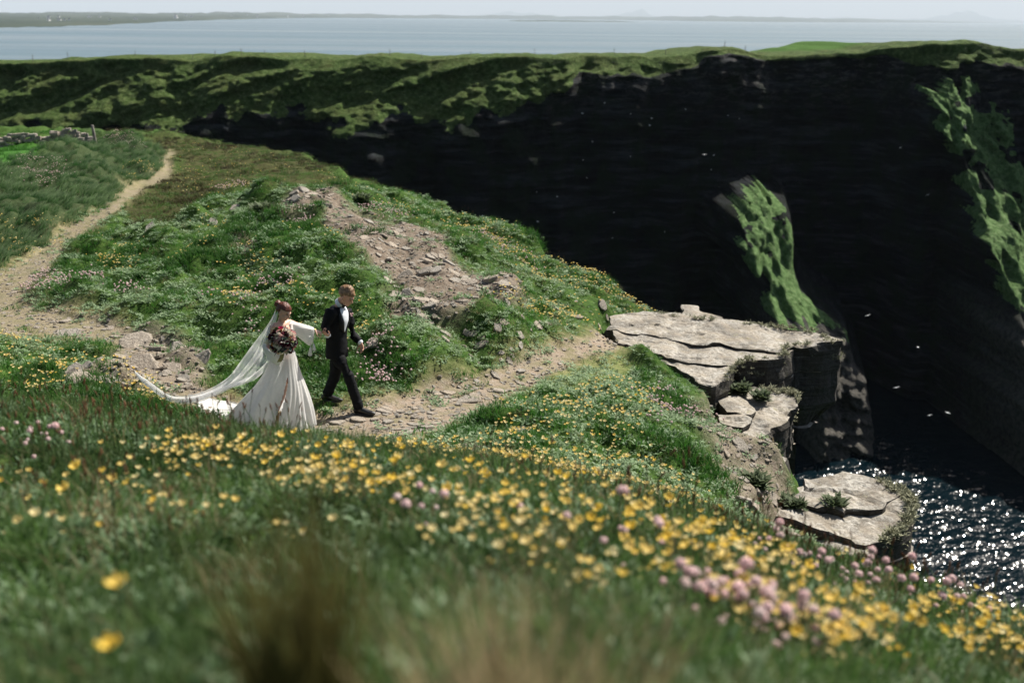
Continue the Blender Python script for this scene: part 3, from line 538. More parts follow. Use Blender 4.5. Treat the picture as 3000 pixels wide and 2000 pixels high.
# ------------------------------------------------------------------ the couple
class Sh:
    """collects closed shapes; solid() melts them into one continuous surface"""
    def __init__(s): s.V, s.F = [], []
    def add(s, V, F):
        b = len(s.V); s.V += [tuple(map(float, p)) for p in V]; s.F += [[i+b for i in f] for f in F]; return s
    def tube(s, pts, radii, n=12, side=None, caps=True):
        """radii: number or (across, along side); side: direction of the second radius"""
        P = [np.array(p, float) for p in pts]; rings = []
        for i, p in enumerate(P):
            t = P[min(i+1, len(P)-1)]-P[max(i-1, 0)]; t /= np.linalg.norm(t)+1e-9
            ref = np.array(side if side is not None else ((0, 0, 1) if abs(t[2]) < 0.9 else (0, 1, 0)), float)
            b = ref-t*np.dot(ref, t); b /= np.linalg.norm(b)+1e-9; a = np.cross(t, b)
            ra, rb = radii[i] if isinstance(radii[i], tuple) else (radii[i], radii[i])
            rings.append([p+a*ra*math.cos(q)+b*rb*math.sin(q) for q in np.linspace(0, 2*math.pi, n, endpoint=False)])
        V = [q for r in rings for q in r]; F = []
        for i in range(len(P)-1):
            for j in range(n): F.append([i*n+j, i*n+(j+1) % n, (i+1)*n+(j+1) % n, (i+1)*n+j])
        if caps:
            def rr(i): return np.mean(radii[i]) if isinstance(radii[i], tuple) else radii[i]
            t0 = P[0]-P[1]; t0 /= np.linalg.norm(t0)+1e-9; t1 = P[-1]-P[-2]; t1 /= np.linalg.norm(t1)+1e-9
            V.append(P[0]+t0*rr(0)*0.7); V.append(P[-1]+t1*rr(len(P)-1)*0.7); k = len(V)
            for j in range(n):
                F.append([k-2, (j+1) % n, j]); F.append([k-1, (len(P)-1)*n+j, (len(P)-1)*n+(j+1) % n])
        return s.add(V, F)
    def ball(s, c, r, rot=None, n=12, m=8):
        c = np.array(c, float); r = np.array(r if np.ndim(r) else (r, r, r), float); V = [(0, 0, 1)]
        for i in range(1, m):
            a = math.pi*i/m
            for j in range(n): b = 2*math.pi*j/n; V.append((math.sin(a)*math.cos(b), math.sin(a)*math.sin(b), math.cos(a)))
        V.append((0, 0, -1)); V = np.array(V)*r
        if rot is not None: V = V @ np.array(rot).T
        F = [[0, 1+j, 1+(j+1) % n] for j in range(n)]
        for i in range(m-2):
            for j in range(n): F.append([1+i*n+j, 1+(i+1)*n+j, 1+(i+1)*n+(j+1) % n, 1+i*n+(j+1) % n])
        k = len(V)-1; F += [[k, 1+(m-2)*n+(j+1) % n, 1+(m-2)*n+j] for j in range(n)]
        return s.add(V+c, F)
    def loft(s, rings, cap=True):
        n = len(rings[0]); V = [q for r in rings for q in r]; F = []
        for i in range(len(rings)-1):
            for j in range(n): F.append([i*n+j, i*n+(j+1) % n, (i+1)*n+(j+1) % n, (i+1)*n+j])
        if cap: F.append(list(range(n))[::-1]); F.append([(len(rings)-1)*n+j for j in range(n)])
        return s.add(V, F)
    def raw(s, name, org, smooth=True):
        me = mesh(name, np.array(s.V)-org, s.F, smooth); return me
    def solid(s, name, org, voxel=0.01, smooth=2, disp=None):
        me = s.raw(name, org); bm = bmesh.new(); bm.from_mesh(me); bmesh.ops.recalc_face_normals(bm, faces=bm.faces); bm.to_mesh(me); bm.free()
        o = bpy.data.objects.new(name, me); COL.objects.link(o)
        md = o.modifiers.new('r', 'REMESH'); md.mode = 'VOXEL'; md.voxel_size = voxel; md.use_smooth_shade = True
        if smooth: sm = o.modifiers.new('s', 'SMOOTH'); sm.iterations = smooth; sm.factor = 0.5
        dg = bpy.context.evaluated_depsgraph_get(); new = bpy.data.meshes.new_from_object(o.evaluated_get(dg))
        bpy.data.objects.remove(o); bpy.data.meshes.remove(me); new.name = name
        new.polygons.foreach_set('use_smooth', np.full(len(new.polygons), True))
        if disp is not None:
            co = np.empty(len(new.vertices)*3, np.float32); new.vertices.foreach_get('co', co); no = np.empty_like(co); new.vertices.foreach_get('normal', no)
            co, no = co.reshape(-1, 3), no.reshape(-1, 3); co = co+no*disp(co)[:, None]; new.vertices.foreach_set('co', co.astype(np.float32).ravel()); new.update()
        return new
def zp(a, b, Y): return at(a/3.0154+360, b/3.0154+800, Y)
def gz(p, up=0.0):
    p = np.array(p, float); p[2] = float(ground_h(np.array([p[0]]), np.array([p[1]]))[0])+up; return p
def lerp(a, b, t): return np.array(a)*(1-t)+np.array(b)*t
def unit(v): v = np.array(v, float); return v/(np.linalg.norm(v)+1e-9)
def frame(f, up):
    f = unit(f); l = unit(np.cross(up, f)); u = np.cross(f, l); return np.stack([f, l, u], 1)     # columns: forward, left, up
def hand(S, wrist, d, palm_n, thumb, curl, size=1.0, spread=1.0):
    """palm, four jointed fingers of different lengths and a thumb that leaves the side of the palm"""
    d, n = unit(d), np.array(palm_n, float); n = unit(n-d*np.dot(n, d)); w = np.cross(n, d)*(1 if thumb > 0 else -1)   # w: towards the thumb side
    pl_ = wrist+d*0.088*size
    S.tube([wrist-d*0.02, wrist+d*0.015, wrist+d*0.05*size, pl_], [(0.024*size, 0.019*size), (0.03*size, 0.017*size), (0.038*size, 0.015*size), (0.036*size, 0.012*size)], 10, side=n)
    for k, (off, L) in enumerate(((0.028, 0.074), (0.0095, 0.082), (-0.0095, 0.076), (-0.027, 0.06))):
        p = wrist+d*(0.082-abs(off)*0.25)*size+w*off*size; pts = [p-d*0.015]; a = 0.0; q = p.copy()
        for j, fr in enumerate((0.45, 0.31, 0.24)):
            a += curl*(0.55, 0.8, 0.5)[j]*(1+0.12*k); q = q+(d*math.cos(a)+n*math.sin(a)+w*off*1.2*spread)*L*fr*size; pts.append(q.copy())
        S.tube(pts, [0.0098*size, 0.0094*size, 0.0086*size, 0.0072*size], 8)
    b = wrist+d*0.022*size+w*0.026*size; t1 = b+(d*0.55+w*0.75+n*0.25)*0.042*size; t2 = t1+(d*0.85+w*0.25+n*0.45)*0.034*size; t3 = t2+(d*0.9-w*0.05+n*0.5)*0.026*size
    S.tube([b-w*0.012*size, b, t1, t2, t3], [0.013*size, 0.0135*size, 0.0115*size, 0.0098*size, 0.008*size], 8)
def head(S, c, R, s=1.0, fem=False):
    """R columns: forward, left, up of the head; c: middle of the skull"""
    T = lambda x, y, z: c+R @ (np.array([x, y, z])*s)
    S.ball(T(-0.012, 0, 0.028), np.array([0.098, 0.076, 0.088])*s, R, 20, 14)               # skull
    S.ball(T(0.03, 0, -0.03), np.array([0.062, 0.058 if not fem else 0.054, 0.082])*s, R, 16, 12)     # face
    S.ball(T(0.052, 0, -0.088), np.array([0.03, 0.032 if not fem else 0.026, 0.024])*s, R, 12, 8)      # chin
    for y in (-1, 1):
        S.tube([T(-0.01, y*0.06, -0.03), T(0.0, y*0.055, -0.062), T(0.045, y*0.028, -0.09)], [0.018*s, 0.02*s, 0.02*s], 8)        # jaw
        S.ball(T(-0.008, y*0.077, -0.012), np.array([0.02, 0.009, 0.032])*s, R, 10, 8)        # ear
        S.ball(T(0.055, y*0.036, -0.025), np.array([0.022, 0.018, 0.018])*s, R, 8, 6)         # cheek
    S.tube([T(0.08, -0.035, 0.02), T(0.09, 0, 0.016), T(0.08, 0.035, 0.02)], [0.011*s, 0.012*s, 0.011*s], 8)                       # brow
    S.tube([T(0.084, 0, 0.012), T(0.098, 0, -0.012), T(0.108, 0, -0.028), T(0.092, 0, -0.036)], [0.009*s, 0.010*s, 0.013*s, 0.01*s], 8)   # nose
    S.tube([T(0.082, -0.02, -0.06), T(0.091, 0, -0.058), T(0.082, 0.02, -0.06)], [0.006*s, 0.008*s, 0.006*s], 8)                 # lips
    return T
def cap_mesh(name, T, org, keep, rad, n=40, m=26, thick=0.012, wob=0.006, sd=0, R=None, fine=0.004):
    """hair: a thick shell over the skull where keep(direction) is true"""
    V, ok = [], []
    for i in range(m+1):
        a = math.pi*i/m
        for j in range(n):
            b = 2*math.pi*j/n; d = np.array([math.sin(a)*math.cos(b), math.sin(a)*math.sin(b), math.cos(a)])
            k = 1+wob*10*noise(d[0]*3, d[1]*3, d[2]*3+9, s=sd)+fine*10*noise(d[0]*16, d[1]*16, d[2]*6, s=sd+1)
            V.append(T(*(np.array([-0.014, 0, 0.026])+d*np.array(rad(d))*float(k)))-org); ok.append(keep(d))
    F = [f for f in grid_faces(m+1, n, True).tolist() if all(ok[q] for q in f)]
    me = mesh(name, V, F, True); bm = bmesh.new(); bm.from_mesh(me)
    bmesh.ops.delete(bm, geom=[v for v in bm.verts if not v.link_faces], context='VERTS'); bmesh.ops.recalc_face_normals(bm, faces=bm.faces)
    bmesh.ops.solidify(bm, geom=bm.faces[:], thickness=thick); bm.to_mesh(me); bm.free()
    me.polygons.foreach_set('use_smooth', np.full(len(me.polygons), True)); return me
def skin_mat(name, c):
    m = M(name, 0.5, 0.35); f = m.noise(40, m.pos(obj=True)); m.col(m.ramp(f, [(0.3, tuple(x*0.92 for x in c)), (0.7, c)]))
    m.b.inputs['Subsurface Weight'].default_value = 0.15; m.b.inputs['Subsurface Radius'].default_value = (0.01, 0.004, 0.002); return m.m
def cloth_mat(name, c, tr=0.0, alpha=1.0, weave=400, rough=0.85, sheen=0.0, lace=False):
    m = M(name, rough, 0.15); p = m.pos(obj=True); f = m.noise(weave, p, 2)
    col = m.ramp(m.noise(18, p, 4), [(0.3, tuple(x*0.9 for x in c)), (0.7, c)])
    if lace:
        v = m.n('ShaderNodeTexVoronoi', feature='DISTANCE_TO_EDGE'); v.inputs['Scale'].default_value = 55; m.set(v.inputs['Vector'], p)
        lf = m.ramp(v.outputs['Distance'], [(0.04, 1.0), (0.12, 0.0)]); col = m.mix(m.math('MULTIPLY', lf, 0.22), col, tuple(x*0.7 for x in c)); m.nor(m.bump(lf, 0.25, 0.003, m.bump(f, 0.3, 0.001)))
    else: m.nor(m.bump(f, 0.35, 0.001))
    if sheen: m.b.inputs['Sheen Weight'].default_value = sheen
    m.col(col)
    if tr:
        d = m.n('ShaderNodeBsdfTranslucent'); m.set(d.inputs['Color'], col); mx = m.n('ShaderNodeMixShader'); mx.inputs[0].default_value = tr
        m.t.links.new(m.b.outputs[0], mx.inputs[1]); m.t.links.new(d.outputs[0], mx.inputs[2]); last = mx
        if alpha < 1:
            tp = m.n('ShaderNodeBsdfTransparent'); m2 = m.n('ShaderNodeMixShader'); m.set(m2.inputs[0], m.attr('dense').outputs['Fac'])
            m.t.links.new(tp.outputs[0], m2.inputs[1]); m.t.links.new(last.outputs[0], m2.inputs[2]); last = m2
        m.t.links.new(last.outputs[0], m.out.inputs['Surface'])
    return m.m
def hair_mat(name, a, b):
    m = M(name, 0.5, 0.4); p = m.pos((60, 60, 14), obj=True); f = m.noise(1.0, p, 5); m.col(m.ramp(f, [(0.35, a), (0.65, b)])); m.nor(m.bump(f, 0.7, 0.006)); return m.m

def ring(c, a, b, ra, rb, n=28, fold=None):
    """closed ring about c in the plane of a and b"""
    out = []
    for k in range(n):
        q = 2*math.pi*k/n; s = 1 if fold is None else fold(q); out.append(c+np.array(a)*ra*math.cos(q)*s+np.array(b)*rb*math.sin(q)*s)
    return out
def groom():
    org = gz(zp(1990, 1168, 13.2)); gd = lambda a, b, Y, up: gz(zp(a, b, Y), up)
    e = empty('person', org, 'person in a black tuxedo with bow tie, walking ahead and leading by the hand', 'person')
    neck, chest, waist, pel = zp(1912, 268, 13.2), zp(1898, 400, 13.2), zp(1888, 570, 13.2), zp(1890, 690, 13.2)
    rs, ls = zp(1838, 345, 13.03), zp(1975, 335, 13.38); re, rw = zp(1785, 478, 12.96), zp(1812, 552, 12.86); le, lw = zp(2040, 555, 13.36), zp(2098, 612, 13.27)
    rh, lh = zp(1882, 715, 13.14), zp(1900, 715, 13.3); rk, lk = zp(1992, 900, 13.06), zp(1872, 915, 13.3)
    ra, la = gd(2085, 1110, 13.04, 0.085), gd(1805, 1115, 13.3, 0.10); rt, lt = gd(2212, 1150, 13.0, 0.03), gd(1918, 1160, 13.26, 0.03)
    f = unit((0.90, -0.436, 0)); l = np.array([0.436, 0.90, 0])                      # chest turned a little towards us
    S = Sh()
    hc = zp(1976, 206, 13.14); R = frame((0.80, -0.36, -0.44), (0.34, -0.12, 0.93)); T = head(S, hc, R, 1.08)
    S.tube([chest, neck-(0, 0, 0.02), lerp(neck, hc, 0.75)], [0.075, 0.062, 0.058], 14)
    S.tube([pel, waist, chest, neck-(0, 0, 0.08)], [(0.15, 0.10), (0.14, 0.10), (0.165, 0.11), (0.10, 0.08)], 16, side=f)
    S.tube([rs, re, rw], [0.055, 0.043, 0.028], 10); S.tube([ls, le, lw], [0.055, 0.043, 0.028], 10); S.tube([rs, chest, ls], [0.06, 0.09, 0.06], 10)
    S.tube([rh, rk, ra], [0.085, 0.056, 0.04], 12); S.tube([lh, lk, la], [0.085, 0.056, 0.04], 12)
    hand(S, rw, zp(1768, 522, 12.79)-rw, (0.2, 0.3, 1), 1, 0.9, 1.05)
    hand(S, lw, zp(2115, 665, 13.24)-lw, (-0.5, -0.5, 0.3), -1, 0.55, 1.05)
    link('body', S.solid('body', org, 0.007, 2), skin_mat('groom_skin', (0.56, 0.31, 0.22)), e)
    black = cloth_mat('tuxedo_cloth', (0.005, 0.0055, 0.007), weave=500, rough=0.75); satin = cloth_mat('satin', (0.008, 0.008, 0.010), weave=200, rough=0.35)
    white = cloth_mat('shirt_cotton', (0.74, 0.76, 0.80), weave=600)
    # trousers
    S = Sh(); S.tube([pel+(0, 0, 0.06), pel-(0, 0, 0.03)], [(0.155, 0.115), (0.165, 0.12)], 16, side=f)
    S.tube([lerp(rh, pel, 0.2), lerp(rh, rk, 0.45), rk, lerp(rk, ra, 0.5), lerp(rk, ra, 0.97)], [0.098, 0.092, 0.078, 0.072, 0.074], 14)
    S.tube([lerp(lh, pel, 0.2), lerp(lh, lk, 0.45), lk, lerp(lk, la, 0.5), lerp(lk, la, 0.97)], [0.108, 0.096, 0.08, 0.074, 0.076], 14)
    crease = lambda co: 0.010*fbm(co[:, 0]*8, co[:, 1]*8, co[:, 2]*17, o=3, s=401)
    link('trousers', S.solid('trousers', org, 0.011, 3, crease), black, e)
    # jacket
    S = Sh(); rows = []
    for z, c, ra_, rb_ in ((-0.075, pel, 0.182, 0.150), (0.02, pel, 0.18, 0.144), (0.1, pel, 0.178, 0.138), (0.0, waist, 0.172, 0.13), (0.12, waist, 0.185, 0.135), (-0.02, chest, 0.2, 0.138), (0.08, chest, 0.205, 0.128), (0.14, chest, 0.175, 0.105), (0.185, chest, 0.10, 0.085)):
        rows.append(ring(c+np.array([0, 0, z]), l, f, ra_, rb_))
    S.loft(rows)
    S.tube([lerp(rs, chest, 0.25), rs, lerp(rs, re, 0.5), re, lerp(re, rw, 0.5), lerp(re, rw, 0.93)], [0.085, 0.082, 0.072, 0.064, 0.056, 0.05], 14)
    S.tube([lerp(ls, chest, 0.25), ls, lerp(ls, le, 0.5), le, lerp(le, lw, 0.5), lerp(le, lw, 0.93)], [0.085, 0.082, 0.07, 0.062, 0.055, 0.049], 14)
    jk = link('jacket', S.solid('jacket', org, 0.011, 2, lambda co: 0.009*fbm(co[:, 0]*9, co[:, 1]*9, co[:, 2]*13, o=3, s=411)), black, e)
    # shirt front, lapels, collar, bow tie, cuffs
    def front(zz, ang, out):
        z = [r[0][2] for r in rows]; k = min(max(np.searchsorted(z, zz)-1, 0), len(z)-2); t = (zz-z[k])/(z[k+1]-z[k]+1e-9)
        q = math.pi/2+ang; pt = lerp(lerp(rows[k][0], rows[k][14], 0.5), lerp(rows[k+1][0], rows[k+1][14], 0.5), t)
        A = np.linalg.norm(rows[k][0]-rows[k][14])/2*(1-t)+np.linalg.norm(rows[k+1][0]-rows[k+1][14])/2*t; B = np.linalg.norm(rows[k][7]-rows[k][21])/2*(1-t)+np.linalg.norm(rows[k+1][7]-rows[k+1][21])/2*t
        return pt+l*(A+out)*math.cos(q)+f*(B+out)*math.sin(q)
    z0, z1 = waist[2]+0.10, chest[2]+0.175
    def strip(name, w0, w1, out, mat, par, nz=14, na=8, bulge=0.0):
        V = []
        for i in range(nz):
            t = i/(nz-1); zz = z0+(z1-z0)*t; a0, a1 = w0(t), w1(t)
            for j in range(na): s = j/(na-1); V.append(front(zz, a0+(a1-a0)*s, out+bulge*math.sin(math.pi*s))-org)
        me = mesh(name, V, grid_faces(nz, na), True); bm = bmesh.new(); bm.from_mesh(me); bmesh.ops.recalc_face_normals(bm, faces=bm.faces); bmesh.ops.solidify(bm, geom=bm.faces[:], thickness=0.005); bm.to_mesh(me); bm.free()
        me.polygons.foreach_set('use_smooth', np.full(len(me.polygons), True)); return link(name, me, mat, par)
    W = lambda t: 0.03+0.46*t**0.9
    strip('shirt_front', lambda t: -W(t), lambda t: W(t), 0.010, white, e)
    for s in (-1, 1): strip('lapel', lambda t: s*W(t)*0.98, lambda t: s*(W(t)+0.10+0.34*math.sin(min(1, t*1.15)*math.pi)**0.8), 0.013, satin, jk, bulge=0.006)
    S = Sh(); nk = lerp(neck, hc, 0.18); up = unit(hc-neck); a = unit(np.cross(up, (0, 0, 1)) if abs(up[2]) < 0.99 else (1, 0, 0)); b = np.cross(up, a)
    S.loft([ring(nk-up*0.03, a, b, 0.074, 0.074), ring(nk+up*0.005, a, b, 0.069, 0.069), ring(nk+up*0.03, a, b, 0.066, 0.066)], False)
    link('collar', S.raw('collar', org), white, e)
    bt = nk+f*0.078+np.array([0, 0, -0.035]); S = Sh(); S.ball(bt, (0.013, 0.013, 0.014))
    for s in (-1, 1): S.tube([bt, bt+l*s*0.03, bt+l*s*0.062], [(0.011, 0.011), (0.013, 0.024), (0.012, 0.033)], 10, side=(0, 0, 1))
    link('bow_tie', S.solid('bow_tie', org, 0.005, 1), satin, e)
    for p, q in ((re, rw), (le, lw)):
        S = Sh(); S.tube([lerp(p, q, 0.86), lerp(p, q, 1.0), lerp(p, q, 1.05)], [0.042, 0.041, 0.040], 14); link('cuff', S.raw('cuff', org), white, e)
    # boutonniere on the far lapel
    bp = front(chest[2]+0.04, -0.62, 0.03); S = Sh()
    for k in range(9): S.ball(bp+np.array([random.uniform(-1, 1), random.uniform(-0.5, 0.5), random.uniform(-1, 1)])*0.022, random.uniform(0.010, 0.017), n=8, m=6)
    bo = link('boutonniere', S.raw('boutonniere', org), plain('boutonniere_petals', (0.55, 0.36, 0.36)), jk)
    # hair, brows, shoes
    hm = cap_mesh('hair', T, org, lambda d: d[2] > 0.42 or (d[2] > -0.34 and d[0] < 0.45 and not (d[2] < 0.16 and d[0] > 0.05)) or (d[2] > 0.26 and d[0] > 0),
                  lambda d: (0.110+0.010*(d[2] > 0.3), 0.083+0.010*max(0, d[2]), 0.100+0.026*max(0, d[2])), 52, 34, 0.014, 0.004, 421, fine=0.006)
    link('hair', hm, hair_mat('sandy_hair', (0.085, 0.045, 0.022), (0.33, 0.195, 0.10)), e)
    dk = plain('brow_and_lash', (0.07, 0.04, 0.03))
    for y in (-1, 1):
        S = Sh(); S.tube([T(0.088, y*0.018, 0.021), T(0.086, y*0.035, 0.024), T(0.074, y*0.048, 0.018)], [0.004, 0.0045, 0.003], 6); link('eyebrow', S.raw('eyebrow', org), dk, e)
        S = Sh(); S.ball(T(0.083, y*0.031, -0.001), (0.008, 0.011, 0.005), R, 8, 6); link('eye', S.raw('eye', org), dk, e)
    shoe = M('shoe_leather', 0.28, 0.5); shoe.col((0.010, 0.009, 0.008)); shoe = shoe.m
    for ank, toe in ((ra, rt), (la, lt)):
        d = unit((toe-ank)*(1, 1, 0)); heel = ank-d*0.065; heel[2] = gz(heel)[2]; g0 = heel[2]; t = heel+d*0.30; S = Sh()
        sd = np.cross((0, 0, 1), d); pts = [(-0.005, 0.045, 0.036, 0.042), (0.03, 0.052, 0.04, 0.05), (0.085, 0.058, 0.041, 0.055), (0.14, 0.046, 0.044, 0.044), (0.20, 0.036, 0.048, 0.034), (0.255, 0.03, 0.042, 0.028), (0.295, 0.024, 0.02, 0.018)]
        S.tube([heel+d*x+np.array([0, 0, z]) for x, z, _, _ in pts], [(w, h) for _, _, w, h in pts], 14, side=(0, 0, 1))
        S.tube([ank+np.array([0, 0, 0.03])-d*0.01, ank-np.array([0, 0, 0.03])], [0.05, 0.05], 12)
        so_ = link('shoe', S.solid('shoe', org, 0.008, 2), shoe, e)
        S = Sh(); S.loft([ring(heel+d*0.145+np.array([0, 0, z]), d, sd, 0.158, 0.050, 20, lambda q: 1-0.12*math.cos(2*q)) for z in (0.0, 0.016)]); link('sole', S.raw('sole', org), shoe, so_)
    return e
def bride():
    org = gz(zp(1440, 1295, 12.5)); G = float(org[2])
    e = empty('person', org, 'person in a white lace wedding dress and long veil, holding a bouquet and looking down', 'person')
    neck, chest, waist = zp(1398, 432, 12.55), zp(1402, 530, 12.54), zp(1412, 690, 12.54)
    rs, ls = zp(1322, 468, 12.43), zp(1466, 432, 12.68); le, lw = zp(1590, 478, 12.75), zp(1697, 507, 12.78); re, rw = zp(1296, 650, 12.40), zp(1375, 700, 12.26)
    hc = zp(1424, 338, 12.52); R = frame((0.83, -0.42, -0.40), (0.32, -0.10, 0.92)); S = Sh(); T = head(S, hc, R, 0.99, True)
    f = unit((0.42, -0.9, 0)); l = np.array([0.9, 0.42, 0])
    S.tube([chest, neck, lerp(neck, hc, 0.8)], [0.06, 0.048, 0.047], 14)
    S.tube([waist-(0, 0, 0.1), waist, chest, neck-(0, 0, 0.06)], [(0.15, 0.11), (0.12, 0.09), (0.14, 0.10), (0.10, 0.06)], 16, side=f)
    S.tube([rs, chest+(0, 0, 0.09), ls], [0.045, 0.07, 0.045], 10)
    S.tube([rs, re, rw], [0.042, 0.034, 0.023], 10); S.tube([ls, le, lw], [0.042, 0.034, 0.023], 10)
    hand(S, lw, zp(1765, 532, 12.79)-lw, (-0.1, 0.35, -1), 1, 1.0, 0.92); hand(S, rw, (0.25, -0.1, 0.35), (0.6, 0.5, 0.2), -1, 1.3, 0.92)
    hipR, kn, an = zp(1430, 800, 12.54), zp(1430, 1000, 12.42), zp(1356, 1215, 12.22); an[2] = max(an[2], G+0.09)
    hipL, knL, anL = zp(1450, 800, 12.58), zp(1500, 1020, 12.55), zp(1520, 1230, 12.55); anL[2] = G+0.08
    S.tube([waist-(0, 0, 0.08), hipR, kn, lerp(kn, an, 0.35), an], [0.13, 0.085, 0.052, 0.052, 0.034], 12); S.tube([waist-(0, 0, 0.08), hipL, knL, anL], [0.13, 0.085, 0.052, 0.034], 12)
    link('body', S.solid('body', org, 0.007, 2), skin_mat('bride_skin', (0.60, 0.36, 0.27)), e)
    tan = plain('tan_shoe', (0.22, 0.11, 0.05), 0.4)
    for a_ in (an, anL):
        d = unit((0.5, -0.8, 0)); g0 = G; S = Sh(); S.tube([a_+(0, 0, -0.03), np.array([*(a_+d*0.05)[:2], g0+0.05]), np.array([*(a_+d*0.15)[:2], g0+0.02])], [0.036, 0.034, 0.02], 10)
        link('shoe', S.solid('shoe', org, 0.008, 1), tan, e)
    lace = cloth_mat('dress_lace', (0.88, 0.88, 0.86), 0.42, lace=True); gown = cloth_mat('dress_crepe', (0.89, 0.885, 0.86), 0.45, weave=300, lace=True)
    tulle = cloth_mat('veil_tulle', (0.92, 0.92, 0.92), 0.6, 0.62, weave=900)
    # bodice with V neck
    nv, nz = 40, 14; V, keep = [], []
    for i in range(nz):
        t = i/(nz-1); c = lerp(waist-(0, 0, 0.02), chest+(0, 0, 0.11), t); ra_ = np.interp(t, [0, 0.3, 0.6, 0.8, 1], [0.128, 0.138, 0.155, 0.158, 0.15]); rb_ = np.interp(t, [0, 0.3, 0.6, 0.8, 1], [0.098, 0.112, 0.128, 0.112, 0.085])
        for j in range(nv):
            q = 2*math.pi*j/nv; V.append(c+l*ra_*math.cos(q)+f*rb_*math.sin(q)-org); keep.append(not (t > 0.55 and abs(q-math.pi/2) < (t-0.5)*1.6) and not (t > 0.8 and abs(q-1.5*math.pi) < 0.5))
    F = [g for g in grid_faces(nz, nv, True).tolist() if all(keep[k] for k in g)]
    link('bodice', mesh('bodice', V, F, True), lace, e)
    # skirt: panels that widen to a hem, a slit and a train
    ts = np.array([690, 740, 800, 860, 930, 1000, 1070, 1130, 1180, 1220, 1255, 1285]); LX = np.interp(ts, [690, 740, 800, 900, 1000, 1100, 1180, 1230, 1285], [1308, 1298, 1282, 1232, 1172, 1092, 1020, 975, 945]); RX = np.interp(ts, [690, 740, 800, 900, 1000, 1100, 1200, 1285], [1520, 1534, 1548, 1580, 1612, 1642, 1672, 1694])
    tt = np.linspace(0, 1, 46); nq = 220; V = []; ok = []
    fold = lambda q, t: (0.026*math.sin(7*q+1.0+2.5*t)+0.018*math.sin(13*q+0.4+3*math.sin(2*q))+0.014*math.sin(29*q+2*t+2*math.sin(3*q+4*t)))*t**0.8
    for t in tt:
        py = np.interp(t, np.linspace(0, 1, 12), ts); a_, b_ = np.interp(py, ts, LX), np.interp(py, ts, RX); Yc = 12.54-0.02*t
        cl, cr = zp(a_, py, Yc), zp(b_, py, Yc); c = (cl+cr)/2; hw = (cr[0]-cl[0])/2; zz = waist[2]+0.0+(G+0.015-waist[2])*t; hd = 0.105+0.33*t**0.9
        for j in range(nq):
            q = 2*math.pi*j/nq; s = 1+(fold(q, t)+0.03*float(noise(q*4, t*2.2, s=447))*t)*1.7; x = c[0]+hw*math.cos(q)*s; y = Yc+hd*math.sin(q)*s
            k = max(0.0, math.cos(q-2.75))**3*sstep(0.80, 1.0, t); x -= 0.62*k; y += 0.30*k
            p = np.array([x, y, zz]); p[2] += 0.012*math.sin(23*q)*k
            V.append(p)
            sx = np.interp(py, [860, 930, 1050, 1150, 1255, 1290], [1458, 1448, 1422, 1388, 1345, 1335]); w = np.interp(py, [868, 900, 1000, 1100, 1250], [0, 4, 7, 9, 11])
            pu, _ = proj(np.array([p])); ok.append(not (math.sin(q) < 0 and py > 868 and abs((pu[0]-360)*3.0154-sx) < w))
    V = np.array(V); low = tt.repeat(nq) > 0.8; V[low, 2] = np.maximum(V[low, 2], ground_h(V[low, 0], V[low, 1])+0.012+0.02*np.abs(np.sin(np.arange(low.sum())*0.35))*(tt.repeat(nq)[low] > 0.97))
    F = [g for g in grid_faces(len(tt), nq, True).tolist() if all(ok[k] for k in g)]
    sk = link('skirt', mesh('skirt', V-org, F, True), gown, e)
    # bell sleeves with tassels
    def sleeve(p0, p1, p2, drop, width):
        rows = []; D = np.array([0, 0, -1.0])
        for t in np.linspace(0, 1, 16):
            c = lerp(p0, p1, t*2) if t < 0.5 else lerp(p1, p2, t*2-1); d = unit(p2-p0); s_ = unit(np.cross(d, D)); up = 0.052-0.014*t; dn = np.interp(t, [0, 0.25, 0.5, 0.75, 0.9, 1], drop); wd = np.interp(t, [0, 0.5, 0.85, 1], width)
            rows.append([c+s_*wd*math.cos(q)*(1+0.06*math.sin(5*q+9*t))+np.array([0, 0, 1])*(up if math.sin(q) > 0 else dn)*math.sin(q)*(1+0.03*math.sin(7*q)) for q in np.linspace(0, 2*math.pi, 36, endpoint=False)])
        S = Sh(); S.loft(rows, False); return link('sleeve', S.raw('sleeve', org), lace, e)
    s1 = sleeve(lerp(ls, chest, 0.15), le, lerp(le, lw, 0.92), [0.06, 0.13, 0.20, 0.235, 0.20, 0.055], [0.06, 0.07, 0.07, 0.035])
    sleeve(lerp(rs, chest, 0.15), re+np.array([0.0, 0, 0.02]), rw+np.array([0.0, 0.05, -0.06]), [0.06, 0.10, 0.16, 0.19, 0.16, 0.06], [0.07, 0.10, 0.09, 0.05])
    for a0, b0, a1, b1 in ((1672, 540, 1652, 725), (1676, 545, 1690, 678)):
        p, q = zp(a0, b0, 12.76), zp(a1, b1, 12.76); S = Sh(); S.tube([p, lerp(p, q, 0.62)], [0.004, 0.004], 6); S.tube([lerp(p, q, 0.6), lerp(p, q, 0.68), q], [0.010, 0.015, 0.026], 8); link('tassel', S.raw('tassel', org), lace, s1)
    # veil blowing back in the wind
    U = [(1352, 322, 12.6), (1330, 372, 12.62), (1250, 500, 12.64), (1130, 660, 12.64), (1000, 840, 12.62), (930, 930, 12.6), (820, 1010, 12.58), (700, 1060, 12.55), (600, 1083, 12.52), (500, 1088, 12.5), (400, 1060, 12.48), (300, 1003, 12.46), (200, 930, 12.45), (108, 866, 12.45)]
